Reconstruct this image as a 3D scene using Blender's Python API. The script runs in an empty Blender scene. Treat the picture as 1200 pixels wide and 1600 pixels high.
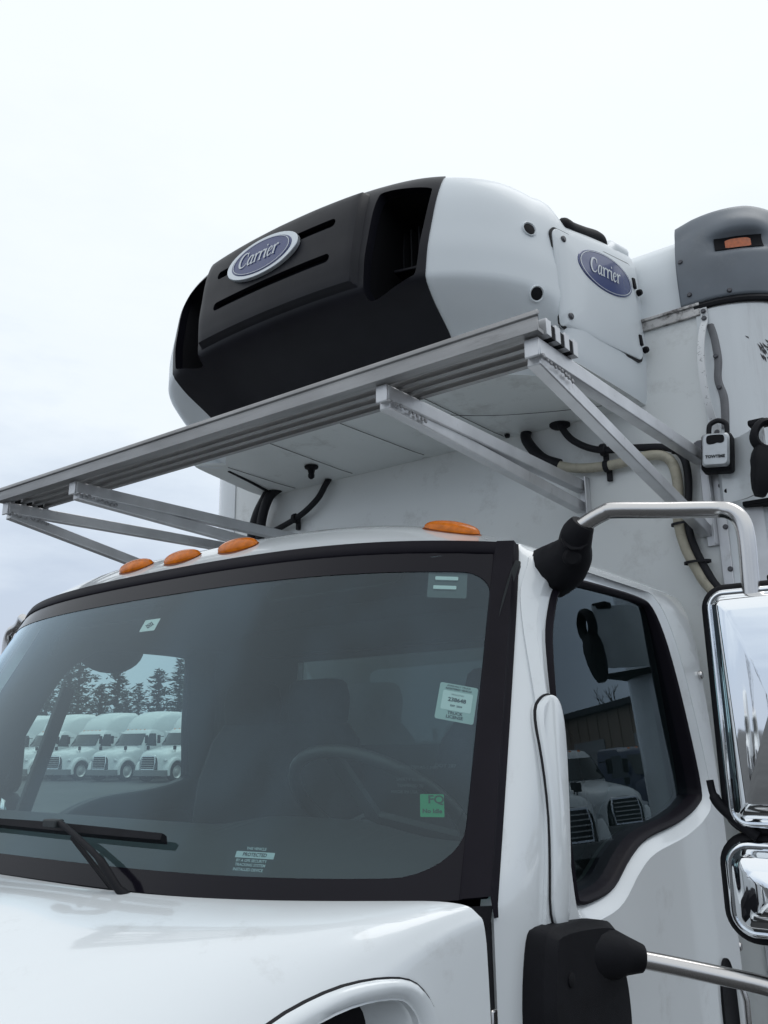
import bpy, bmesh, math, random
import numpy as np
from mathutils import Vector, Matrix

random.seed(7); np.random.seed(7)
SC = bpy.context.scene
COL = SC.collection
R_ = math.radians

# ------------------------------------------------------------------ camera
cd = bpy.data.cameras.new('camera')
cam = bpy.data.objects.new('camera', cd); COL.objects.link(cam)
cd.sensor_fit = 'HORIZONTAL'; cd.sensor_width = 36.0
cd.lens = 1358.15 / 1200 * 36.0
cd.clip_start = 0.05; cd.clip_end = 2000
_r = Vector((0.79490536, 0.60661234, -0.01212163))
_u = Vector((0.16284259, -0.19405841, 0.96737977))
_f = Vector((-0.58447221, 0.77094929, 0.25304039))
m = Matrix((_r, _u, -_f)).transposed().to_4x4()
m.translation = Vector((1.89096, -2.78738, 2.0))
cam.matrix_world = m
SC.camera = cam

# ------------------------------------------------------------------ sky (overcast) and sun
SUN_EL, SUN_AZ = 62.0, 35.0          # elevation; compass angle (0 = +Y, clockwise)
w = bpy.data.worlds.new('World'); SC.world = w; w.use_nodes = True
nt = w.node_tree; N = nt.nodes; L = nt.links; N.clear()
out = N.new('ShaderNodeOutputWorld'); bg = N.new('ShaderNodeBackground')
sky = N.new('ShaderNodeTexSky'); sky.sky_type = 'NISHITA'; sky.sun_disc = False
sky.sun_elevation = R_(SUN_EL); sky.sun_rotation = R_(SUN_AZ)
skm = N.new('ShaderNodeMixRGB'); skm.blend_type = 'MULTIPLY'; skm.inputs[0].default_value = 1
skm.inputs[2].default_value = (.1, .1, .1, 1)
L.new(sky.outputs[0], skm.inputs[1])
tc = N.new('ShaderNodeTexCoord'); sep = N.new('ShaderNodeSeparateXYZ'); L.new(tc.outputs['Generated'], sep.inputs[0])
# flattened coordinates so that the clouds draw out towards the horizon
mp = N.new('ShaderNodeMapping'); mp.inputs['Scale'].default_value = (1.0, 1.0, 3.2)
L.new(tc.outputs['Generated'], mp.inputs[0])
n1 = N.new('ShaderNodeTexNoise'); n1.inputs['Scale'].default_value = 2.4; n1.inputs['Detail'].default_value = 8; n1.inputs['Roughness'].default_value = .58
L.new(mp.outputs[0], n1.inputs['Vector'])
mm = N.new('ShaderNodeMath'); mm.operation = 'MULTIPLY_ADD'; mm.inputs[1].default_value = .62; mm.inputs[2].default_value = -.31
L.new(n1.outputs['Fac'], mm.inputs[0])
ad = N.new('ShaderNodeMath'); ad.operation = 'ADD'; L.new(sep.outputs['Z'], ad.inputs[0]); L.new(mm.outputs[0], ad.inputs[1])
cr = N.new('ShaderNodeValToRGB'); L.new(ad.outputs[0], cr.inputs[0])
e = cr.color_ramp.elements
e[0].position = 0.0; e[0].color = (.54, .61, .72, 1)
e[1].position = 1.0; e[1].color = (.92, .96, .99, 1)
for p, c in ((.12, (.54, .62, .74, 1)), (.26, (.70, .78, .875, 1)), (.40, (.83, .895, .95, 1)), (.56, (.88, .935, .975, 1))):
    k = e.new(p); k.color = c
mx = N.new('ShaderNodeMixRGB'); mx.inputs[0].default_value = .96
L.new(skm.outputs[0], mx.inputs[1]); L.new(cr.outputs[0], mx.inputs[2])
L.new(mx.outputs[0], bg.inputs[0]); bg.inputs[1].default_value = 1.0
L.new(bg.outputs[0], out.inputs[0])

sd = bpy.data.lights.new('sun', 'SUN'); sd.energy = 0.6; sd.angle = R_(35); sd.color = (1.0, .985, .96)
so = bpy.data.objects.new('sun', sd); COL.objects.link(so)
_a = R_(SUN_AZ); _e = R_(SUN_EL)
_sv = Vector((math.sin(_a) * math.cos(_e), math.cos(_a) * math.cos(_e), math.sin(_e)))
so.rotation_euler = _sv.to_track_quat('Z', 'Y').to_euler()

SC.view_settings.view_transform = 'Standard'; SC.view_settings.look = 'None'
SC.view_settings.exposure = 0.14; SC.view_settings.gamma = 1.0
SC.view_settings.use_curve_mapping = False
SC.render.engine = 'CYCLES'
SC.cycles.transparent_max_bounces = 24; SC.cycles.max_bounces = 10

# ------------------------------------------------------------------ materials
MATS = {}
def mat(name, col, rough=.5, metal=0., coat=0., var=.0, vscale=4., dirt=None, dscale=3., dlo=.55, dhi=.8,
        bump=0., bscale=60., spec=.5, stretch=None, rvar=0., emit=None):
    """Principled material with colour variation, a dirt layer with its own shape and fine relief."""
    if name in MATS: return MATS[name]
    m = bpy.data.materials.new(name); m.use_nodes = True
    nt = m.node_tree; N = nt.nodes; L = nt.links
    b = N['Principled BSDF']
    b.inputs['Base Color'].default_value = (*col, 1); b.inputs['Roughness'].default_value = rough
    b.inputs['Metallic'].default_value = metal; b.inputs['Coat Weight'].default_value = coat
    b.inputs['Coat Roughness'].default_value = .04
    b.inputs['Specular IOR Level'].default_value = spec
    tc = N.new('ShaderNodeTexCoord'); vec = tc.outputs['Object']
    if stretch:
        mp = N.new('ShaderNodeMapping'); mp.inputs['Scale'].default_value = stretch; L.new(vec, mp.inputs[0]); vec = mp.outputs[0]
    cur = None
    if var:
        n = N.new('ShaderNodeTexNoise'); n.inputs['Scale'].default_value = vscale; n.inputs['Detail'].default_value = 5
        L.new(vec, n.inputs['Vector'])
        r = N.new('ShaderNodeValToRGB'); L.new(n.outputs['Fac'], r.inputs[0])
        r.color_ramp.elements[0].position = .3; r.color_ramp.elements[1].position = .7
        r.color_ramp.elements[0].color = (*[c * (1 - var) for c in col], 1)
        r.color_ramp.elements[1].color = (*[min(1, c * (1 + var)) for c in col], 1)
        cur = r.outputs[0]
    if dirt:
        n = N.new('ShaderNodeTexNoise'); n.inputs['Scale'].default_value = dscale; n.inputs['Detail'].default_value = 9; n.inputs['Roughness'].default_value = .72
        L.new(vec, n.inputs['Vector'])
        r = N.new('ShaderNodeValToRGB'); L.new(n.outputs['Fac'], r.inputs[0])
        r.color_ramp.elements[0].position = dlo; r.color_ramp.elements[0].color = (0, 0, 0, 1)
        r.color_ramp.elements[1].position = dhi; r.color_ramp.elements[1].color = (1, 1, 1, 1)
        x = N.new('ShaderNodeMixRGB'); L.new(r.outputs[0], x.inputs[0])
        if cur: L.new(cur, x.inputs[1])
        else: x.inputs[1].default_value = (*col, 1)
        x.inputs[2].default_value = (*dirt, 1); cur = x.outputs[0]
    if cur: L.new(cur, b.inputs['Base Color'])
    if rvar:
        n = N.new('ShaderNodeTexNoise'); n.inputs['Scale'].default_value = vscale * 2.3; n.inputs['Detail'].default_value = 4
        L.new(vec, n.inputs['Vector'])
        mr = N.new('ShaderNodeMapRange'); mr.inputs[3].default_value = max(0.02, rough - rvar); mr.inputs[4].default_value = rough + rvar
        L.new(n.outputs['Fac'], mr.inputs[0]); L.new(mr.outputs[0], b.inputs['Roughness'])
    if bump:
        n = N.new('ShaderNodeTexNoise'); n.inputs['Scale'].default_value = bscale; n.inputs['Detail'].default_value = 3
        L.new(vec, n.inputs['Vector'])
        bp = N.new('ShaderNodeBump'); bp.inputs['Strength'].default_value = bump; bp.inputs['Distance'].default_value = .002
        L.new(n.outputs['Fac'], bp.inputs['Height']); L.new(bp.outputs[0], b.inputs['Normal'])
    if emit:
        b.inputs['Emission Color'].default_value = (*emit[0], 1); b.inputs['Emission Strength'].default_value = emit[1]
    MATS[name] = m
    return m

def glass_mat(name, tint, gain=1.5, rough=.0, haze_film=0.):
    m = bpy.data.materials.new(name); m.use_nodes = True
    nt = m.node_tree; N = nt.nodes; L = nt.links; N.clear()
    o = N.new('ShaderNodeOutputMaterial'); t = N.new('ShaderNodeBsdfTransparent'); g = N.new('ShaderNodeBsdfGlossy')
    t.inputs[0].default_value = (*tint, 1); g.inputs['Roughness'].default_value = rough
    g.inputs['Color'].default_value = (.74, .88, .97, 1)
    lw = N.new('ShaderNodeLayerWeight'); lw.inputs[0].default_value = .5
    p = N.new('ShaderNodeMath'); p.operation = 'POWER'; p.inputs[1].default_value = 5.0; L.new(lw.outputs['Facing'], p.inputs[0])
    a = N.new('ShaderNodeMath'); a.operation = 'MULTIPLY_ADD'; a.inputs[1].default_value = .96 * gain; a.inputs[2].default_value = .04 * gain
    a.use_clamp = True; L.new(p.outputs[0], a.inputs[0])
    x = N.new('ShaderNodeMixShader'); L.new(a.outputs[0], x.inputs[0]); L.new(t.outputs[0], x.inputs[1]); L.new(g.outputs[0], x.inputs[2])
    if haze_film:  # bluish diffuse patches: dust film with smoky reflected haze painted in
        df = N.new('ShaderNodeBsdfDiffuse'); df.inputs[0].default_value = (.25, .40, .53, 1)
        tc = N.new('ShaderNodeTexCoord'); mpg = N.new('ShaderNodeMapping'); mpg.inputs['Scale'].default_value = (1, 1, .45); mpg.inputs['Rotation'].default_value = (0, .5, 0); L.new(tc.outputs['Object'], mpg.inputs[0])
        n = N.new('ShaderNodeTexNoise'); n.inputs['Scale'].default_value = 2.6; n.inputs['Detail'].default_value = 4; L.new(mpg.outputs[0], n.inputs['Vector'])
        mr = N.new('ShaderNodeMapRange'); mr.inputs[1].default_value = .42; mr.inputs[2].default_value = .72; mr.inputs[3].default_value = 0; mr.inputs[4].default_value = haze_film; L.new(n.outputs['Fac'], mr.inputs[0])
        x2 = N.new('ShaderNodeMixShader'); L.new(mr.outputs[0], x2.inputs[0]); L.new(x.outputs[0], x2.inputs[1]); L.new(df.outputs[0], x2.inputs[2]); x = x2
    L.new(x.outputs[0], o.inputs[0]); MATS[name] = m
    return m

WHITE = mat('white_paint', (.75, .785, .805), .2, coat=1.0, var=.02, vscale=2, dirt=(.50, .505, .50), dscale=7, dlo=.57, dhi=.92, bump=.02, bscale=350)
WALLM = mat('white_wall_panel', (.73, .75, .745), .38, coat=.15, var=.03, vscale=1.2, dirt=(.34, .33, .31), dscale=5.5, dlo=.54, dhi=.92, bump=.04, bscale=30)
CORNM = mat('white_corner_sheet', (.70, .73, .75), .22, coat=.5, var=.05, vscale=1.5, stretch=(6, 6, .5), dirt=(.45, .45, .46), dscale=2.2, dlo=.58, dhi=.9, bump=.25, bscale=3)
REEF = mat('white_moulded_shell', (.71, .75, .775), .36, coat=.1, var=.02, vscale=3, dirt=(.5, .5, .48), dscale=9, dlo=.66, dhi=.98, bump=.03, bscale=120)
UNDER = mat('white_underside_sheet', (.69, .715, .71), .45, var=.05, vscale=2, dirt=(.28, .27, .25), dscale=6, dlo=.56, dhi=.9)
DARK = mat('charcoal_plastic', (.008, .008, .0125), .42, spec=.24, var=.15, vscale=8, bump=.15, bscale=420, rvar=.06)
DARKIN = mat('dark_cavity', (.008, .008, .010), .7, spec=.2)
BLACKP = mat('black_moulded_plastic', (.009, .009, .0115), .6, spec=.16, bump=.3, bscale=500, var=.2, vscale=15)
RUBBER = mat('black_rubber', (.010, .010, .013), .62, spec=.3, var=.2, vscale=20)
SEALM = mat('dark_window_seal', (.009, .0075, .012), .5, spec=.12, var=.15, vscale=10)
FRIT = mat('black_glass_border', (.008, .007, .0115), .10, spec=.17)
ALU = mat('weathered_aluminium', (.29, .288, .29), .42, metal=.85, var=.16, vscale=7, stretch=(.6, 3, 3), dirt=(.16, .155, .15), dscale=9, dlo=.55, dhi=.85, bump=.2, bscale=80, rvar=.1)
ALUB = mat('bright_aluminium_bar', (.60, .605, .62), .40, metal=.6, var=.1, vscale=9, dirt=(.25, .24, .23), dscale=14, dlo=.6, dhi=.85, bump=.15, bscale=120, rvar=.1)
STEEL = mat('brushed_steel_tube', (.60, .585, .575), .24, metal=1, var=.03, vscale=6)
CHROME = mat('chrome', (.86, .88, .90), .035, metal=1, bump=.06, bscale=14)
GREYC = mat('grey_corner_plastic', (.155, .175, .20), .42, var=.12, vscale=6, dirt=(.22, .23, .24), dscale=8, dlo=.55, dhi=.85, bump=.08, bscale=200)
AMBER = mat('amber_lens', (.66, .165, .006), .22, coat=.15, spec=.3, var=.22, vscale=55, bump=.5, bscale=170)
RED = mat('orange_red_lens', (.50, .10, .012), .25, coat=.4, var=.2, vscale=80)
BLUE = mat('badge_blue', (.026, .045, .17), .25, coat=.4)
SILV = mat('badge_silver', (.62, .66, .70), .3, metal=.55)
HOSE = mat('cream_hose', (.40, .37, .29), .6, var=.1, vscale=30, dirt=(.16, .15, .12), dscale=20, dlo=.5, dhi=.8)
DASH = mat('grey_dashboard', (.022, .027, .030), .6, var=.1, vscale=10, bump=.2, bscale=300)
TRIMIN = mat('grey_cab_lining', (.045, .053, .056), .8, var=.08, vscale=4)
SEATM = mat('charcoal_seat_cloth', (.016, .018, .022), .85, var=.2, vscale=40, bump=.4, bscale=300)
PAPER = mat('sticker_white', (.70, .74, .72), .6)
PAPER2 = mat('sticker_green_grey', (.42, .50, .48), .6)
INK = mat('printed_ink', (.02, .025, .03), .6)
INKW = mat('printed_ink_pale', (.42, .50, .52), .6)
GREEN = mat('sticker_green', (.008, .24, .10), .6)
INKG = mat('printed_ink_dark_green', (.01, .05, .03), .6)
LOCKF = mat('lock_silver_face', (.50, .52, .54), .35, metal=.5, var=.08, vscale=40)
TYRE = mat('tyre_rubber', (.022, .022, .022), .8, bump=.4, bscale=80)
GLASS = glass_mat('tinted_glass', (.70, .84, .82), 1.6, haze_film=.13)
GLASSR = glass_mat('rear_glass', (.34, .41, .41), 1.0)
GLASSD = glass_mat('door_glass', (.68, .80, .79), 1.1)

# ------------------------------------------------------------------ helpers
def obj(name, V, F, m, parent=None, smooth=35, bevel=0, seg=2, fixn=True):
    me = bpy.data.meshes.new(name)
    me.from_pydata([tuple(map(float, v)) for v in V], [], [tuple(f) for f in F])
    if fixn:
        bm = bmesh.new(); bm.from_mesh(me); bmesh.ops.recalc_face_normals(bm, faces=bm.faces); bm.to_mesh(me); bm.free()
    return link(name, me, m, parent, smooth, bevel, seg)

def link(name, me, m, parent=None, smooth=35, bevel=0, seg=2):
    me.materials.clear(); me.materials.append(m)
    if smooth:
        me.polygons.foreach_set('use_smooth', [True] * len(me.polygons)); me.set_sharp_from_angle(angle=R_(smooth))
    o = bpy.data.objects.new(name, me); COL.objects.link(o)
    if parent: o.parent = parent
    if name in STUFF: o['kind'] = 'stuff'
    if bevel:
        b = o.modifiers.new('bevel', 'BEVEL'); b.width = bevel; b.segments = seg; b.limit_method = 'ANGLE'; b.angle_limit = R_(40)
        b.harden_normals = False
    return o

def tag(o, label=None, cat=None, group=None, kind=None):
    if label: o['label'] = label
    if cat: o['category'] = cat
    if group: o['group'] = group
    if kind: o['kind'] = kind
    return o

STUFF = ('rivets', 'handle_bolts', 'panel_seams', 'cap_screws', 'sealant_rivets', 'bracket_bolts', 'underside_bolts', 'panel_studs', 'weld_bead', 'scuff_marks', 'badge_lettering', 'print')
def empty(name, loc=(0, 0, 0), rz=0.):
    o = bpy.data.objects.new(name, None); COL.objects.link(o); o.location = loc; o.rotation_euler = (0, 0, rz); o.empty_display_size = .2
    return o

def copy_tree(o, parent=None):
    c = o.copy(); COL.objects.link(c); c.parent = parent
    for ch in list(o.children): copy_tree(ch, c)
    return c

class MB:
    """collects vertices and faces of one mesh"""
    def __init__(s): s.V = []; s.F = []
    def add(s, V, F):
        k = len(s.V); s.V += [tuple(map(float, v)) for v in V]; s.F += [tuple(i + k for i in f) for f in F]; return s
    def box(s, a, b):
        (x0, y0, z0), (x1, y1, z1) = a, b
        return s.add([(x0, y0, z0), (x1, y0, z0), (x1, y1, z0), (x0, y1, z0), (x0, y0, z1), (x1, y0, z1), (x1, y1, z1), (x0, y1, z1)],
                     [(0, 3, 2, 1), (4, 5, 6, 7), (0, 1, 5, 4), (1, 2, 6, 5), (2, 3, 7, 6), (3, 0, 4, 7)])
    def rings(s, rings, close=True, cap0=False, cap1=False):
        n = len(rings[0]); V = [p for r in rings for p in r]; F = []
        for i in range(len(rings) - 1):
            for j in range(n if close else n - 1):
                k = (j + 1) % n; F.append((i * n + j, i * n + k, (i + 1) * n + k, (i + 1) * n + j))
        if cap0: F.append(tuple(range(n))[::-1])
        if cap1: F.append(tuple(range((len(rings) - 1) * n, len(rings) * n)))
        return s.add(V, F)
    def tube(s, path, r, n=12, caps=True):
        path = [Vector(p) for p in path]; rr = r if hasattr(r, '__len__') else [r] * len(path)
        rings = []; t0 = (path[1] - path[0]).normalized(); up = Vector((0, 0, 1)) if abs(t0.z) < .9 else Vector((1, 0, 0))
        a = t0.cross(up).normalized()
        for i, p in enumerate(path):
            t = (path[min(i + 1, len(path) - 1)] - path[max(i - 1, 0)]).normalized()
            a = (a - t * a.dot(t)).normalized(); b = t.cross(a)
            rings.append([p + (a * math.cos(q) + b * math.sin(q)) * rr[i] for q in [2 * math.pi * k / n for k in range(n)]])
        return s.rings(rings, True, caps, caps)
    def bar(s, p, q, wid, hei, up=(0, 0, 1)):
        """rectangular bar from p to q: wid across, hei along up"""
        p = Vector(p); q = Vector(q); t = (q - p).normalized(); up = Vector(up); a = t.cross(up).normalized(); b = a.cross(t).normalized()
        ring = lambda c: [c + a * sx * wid / 2 + b * sz * hei / 2 for sx, sz in ((-1, -1), (1, -1), (1, 1), (-1, 1))]
        return s.rings([ring(p), ring(q)], True, True, True)
    def disc(s, c, nrm, r, h, n=14):
        c = Vector(c); t = Vector(nrm).normalized(); up = Vector((0, 0, 1)) if abs(t.z) < .9 else Vector((1, 0, 0))
        a = t.cross(up).normalized(); b = t.cross(a)
        ring = lambda d, q: [c + t * d + (a * math.cos(2 * math.pi * k / n) + b * math.sin(2 * math.pi * k / n)) * q for k in range(n)]
        return s.rings([ring(0, r), ring(h * .6, r), ring(h, r * .72)], True, True, True)
    def grid(s, fn, us, vs):
        V = [fn(u, v) for v in vs for u in us]; n = len(us)
        F = [(j * n + i, j * n + i + 1, (j + 1) * n + i + 1, (j + 1) * n + i) for j in range(len(vs) - 1) for i in range(n - 1)]
        return s.add(V, F)
    def prism(s, poly, fn, d0, d1, steps=1):
        """poly: 2D outline, fn(a,b,d) -> 3D"""
        ds = [d0 + (d1 - d0) * i / steps for i in range(steps + 1)]
        return s.rings([[fn(a, b, d) for a, b in poly] for d in ds], True, True, True)
    def obj(s, name, m, parent=None, **k): return obj(name, s.V, s.F, m, parent, **k)

def lin(a, b, n): return [a + (b - a) * i / (n - 1) for i in range(n)]
def catmull(pts, n=8, closed=False):
    P = [np.array(p, float) for p in pts]; out = []; k = len(P)
    rng = range(k if closed else k - 1)
    for i in rng:
        if closed: a, b, c, d = P[i - 1], P[i], P[(i + 1) % k], P[(i + 2) % k]
        else: a, b, c, d = P[max(i - 1, 0)], P[i], P[i + 1], P[min(i + 2, k - 1)]
        for j in range(n):
            t = j / n
            out.append(.5 * ((2 * b) + (-a + c) * t + (2 * a - 5 * b + 4 * c - d) * t * t + (-a + 3 * b - 3 * c + d) * t ** 3))
    if not closed: out.append(P[-1])
    return out
def chaikin(pts, it=2):
    P = [np.array(p, float) for p in pts]
    for _ in range(it):
        Q = []
        for i in range(len(P)):
            a, b = P[i], P[(i + 1) % len(P)]; Q += [a * .75 + b * .25, a * .25 + b * .75]
        P = Q
    return P
def rrect(w, h, r, n=6):
    P = []
    for cx, cy, a0 in ((w / 2 - r, h / 2 - r, 0), (-w / 2 + r, h / 2 - r, 90), (-w / 2 + r, -h / 2 + r, 180), (w / 2 - r, -h / 2 + r, 270)):
        for i in range(n + 1):
            a = R_(a0 + 90 * i / n); P.append((cx + r * math.cos(a), cy + r * math.sin(a)))
    return P
def offset_poly(P, d):
    """outward offset of a counter-clockwise or clockwise closed outline"""
    P = [np.array(p, float) for p in P]; n = len(P)
    A = sum(P[i][0] * P[(i + 1) % n][1] - P[(i + 1) % n][0] * P[i][1] for i in range(n)); s = 1 if A > 0 else -1
    out = []
    for i in range(n):
        t = P[(i + 1) % n] - P[i - 1]; t = t / (np.linalg.norm(t) + 1e-9); out.append(P[i] + s * d * np.array([t[1], -t[0]]))
    return out
def smoothfn(xs, ys):
    """smooth interpolation through points (pchip-like)"""
    xs = np.array(xs, float); ys = np.array(ys, float); h = np.diff(xs); dl = np.diff(ys) / h
    m = np.zeros(len(xs)); m[0] = dl[0]; m[-1] = dl[-1]
    for i in range(1, len(xs) - 1): m[i] = 0 if dl[i - 1] * dl[i] <= 0 else 2 * dl[i - 1] * dl[i] / (dl[i - 1] + dl[i])
    def f(x):
        x = min(max(x, xs[0]), xs[-1]); i = min(max(int(np.searchsorted(xs, x)) - 1, 0), len(h) - 1)
        t = (x - xs[i]) / h[i]; t2 = t * t; t3 = t2 * t
        return float((2 * t3 - 3 * t2 + 1) * ys[i] + (t3 - 2 * t2 + t) * h[i] * m[i] + (-2 * t3 + 3 * t2) * ys[i + 1] + (t3 - t2) * h[i] * m[i + 1])
    return f

def evaluated(o):
    dg = bpy.context.evaluated_depsgraph_get(); dg.update()
    return bpy.data.meshes.new_from_object(o.evaluated_get(dg))
def bake(o, smooth=35):
    me = evaluated(o); old = o.data; o.modifiers.clear(); o.data = me; bpy.data.meshes.remove(old)
    me.polygons.foreach_set('use_smooth', [True] * len(me.polygons)); me.set_sharp_from_angle(angle=R_(smooth))
    return o
def solidify(o, t, off=-1):
    s = o.modifiers.new('solid', 'SOLIDIFY'); s.thickness = t; s.offset = off; return bake(o)
def weld(o, d=.0005):
    bm = bmesh.new(); bm.from_mesh(o.data); bmesh.ops.remove_doubles(bm, verts=bm.verts, dist=d)
    bmesh.ops.recalc_face_normals(bm, faces=bm.faces); bm.to_mesh(o.data); bm.free(); return o
def cut(o, cutters, smooth=35):
    obs = []
    for mb in cutters:
        c = mb.obj('cutter', DARK, smooth=0); obs.append(c)
        b = o.modifiers.new('cut', 'BOOLEAN'); b.operation = 'DIFFERENCE'; b.object = c; b.solver = 'EXACT'
    bake(o, smooth)
    for c in obs:
        me = c.data; bpy.data.objects.remove(c); bpy.data.meshes.remove(me)
    return o

def text_mesh(body, size, shear=0., bold=0.):
    cu = bpy.data.curves.new('t', 'FONT'); cu.body = body; cu.size = size; cu.align_x = 'CENTER'; cu.align_y = 'CENTER'; cu.shear = shear; cu.offset = bold; cu.resolution_u = 3
    o = bpy.data.objects.new('t', cu); COL.objects.link(o)
    me = evaluated(o); V = [tuple(v.co) for v in me.vertices]; F = [tuple(p.vertices) for p in me.polygons]
    bpy.data.objects.remove(o); bpy.data.curves.remove(cu); bpy.data.meshes.remove(me)
    return V, F

# ------------------------------------------------------------------ ground
GROUND = mat('asphalt', (.055, .056, .058), .85, var=.25, vscale=.35, dirt=(.10, .10, .098), dscale=1.2, dlo=.5, dhi=.8, bump=.6, bscale=140)
g = MB().add([(-700, -700, 0), (700, -700, 0), (700, 700, 0), (-700, 700, 0)], [(0, 1, 2, 3)]).obj('ground', GROUND, smooth=0)
tag(g, 'dark worn asphalt of the truck yard', kind='structure')
LINE = mat('worn_yellow_paint', (.55, .42, .06), .7, dirt=(.07, .07, .07), dscale=6, dlo=.45, dhi=.6)

# ================================================================== THE TRUCK
truck = empty('refrigerated_truck')
tag(truck, 'large white refrigerated box truck seen close up from its front corner, roof unit above cab', 'truck')

# ---------------------------------------------------------------- cargo box
HW, RC = 1.13, .26                       # half width of the flat front, corner radius
XB = HW + RC                              # side walls
BOXL = 7.2
def plan(inset=0., n=10, back=BOXL):
    """outline of the box front from the left side round to the right side"""
    r = RC
    P = [(-XB + inset, back), (-XB + inset, 2.0), (-XB + inset, .6)]
    P += [(-HW - (r - inset) * math.cos(R_(90 * i / n)), r - (r - inset) * math.sin(R_(90 * i / n))) for i in range(n + 1)]
    P += [(x, inset) for x in lin(-HW, HW, 14)[1:-1]]
    P += [(HW + (r - inset) * math.sin(R_(90 * i / n)), r - (r - inset) * math.cos(R_(90 * i / n))) for i in range(n + 1)]
    P += [(XB - inset, .6), (XB - inset, 2.0), (XB - inset, back)]
    return P
ZB0, ZB1 = 1.02, 3.40
mb = MB(); base = plan()
mb.rings([[(x, y, z) for x, y in base] for z in (ZB0, ZB1)], True, True, True)
box = mb.obj('cargo_box', WALLM, truck, smooth=40)
# curved corner sheets, set 3 mm proud
for sx in (-1, 1):
    mb = MB(); rr = RC + .004
    cols = [(HW + rr * math.sin(R_(a)), RC - rr * math.cos(R_(a))) for a in lin(0, 90, 13)] + [(HW + rr, .75)]
    cols = [(HW - .012, -.004)] + cols
    mb.rings([[(sx * x, y, z) for x, y in cols] for z in lin(ZB0 + .01, ZB1 - .012, 9)], False)
    c = mb.obj('corner_sheet', CORNM, box, smooth=50); solidify(c, .003, 0)
# scuffs on the driver's-side corner sheet
random.seed(3)
sm = MB()
def cornerp(phi, z, d=0.):
    r = RC + .006 + d
    return (HW + r * math.sin(R_(phi)), RC - r * math.cos(R_(phi)), z)
for i in range(46):
    ph = random.gauss(47, 10); z = 3.235 - (ph - 40) * .0022 + random.gauss(0, .016); ln = random.uniform(.008, .03); w_ = random.uniform(.0007, .002)
    a = cornerp(ph, z); b_ = cornerp(ph + random.uniform(1, 3), z - ln); c_ = cornerp(ph + .6, z - ln * .5 + w_); 
    sm.add([a, cornerp(ph + .9, z - ln * .5 - w_), b_, cornerp(ph + 2.2, z - ln * .5 + w_)], [(0, 1, 2, 3)])
tag(sm.obj('scuff_marks', mat('scuff', (.05, .05, .055), .7), box, smooth=0), 'dark scratches on the corner sheet', kind='stuff')

# top rail and curved roof cap
mb = MB()
for x0, x1 in ((-1.135, 1.135),): mb.box((x0, -.012, 3.372), (x1, .02, 3.412))
mb.box((-1.135, -.018, 3.405), (1.135, .02, 3.416))
RAIL = mat('dirty_rail', (.50, .49, .48), .45, metal=.6, var=.2, vscale=12, dirt=(.05, .04, .038), dscale=16, dlo=.46, dhi=.62)
mb.obj('top_rail', RAIL, box, bevel=.002)
cap_lv = [(3.413, 0.0), (3.52, .004), (3.61, .018), (3.68, .05), (3.735, .11), (3.768, .19), (3.785, .30)]
def capring(z, ins, xin=.35):
    P = []
    for x, y in plan(0., back=BOXL):
        s = 1 - ins * xin / XB
        P.append((x * s, y + ins if y < 1.5 else y, z))
    return P
mb = MB(); mb.rings([capring(z, i) for z, i in cap_lv], True, False, True)
mb.obj('roof_cap', REEF, box, smooth=50)
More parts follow.
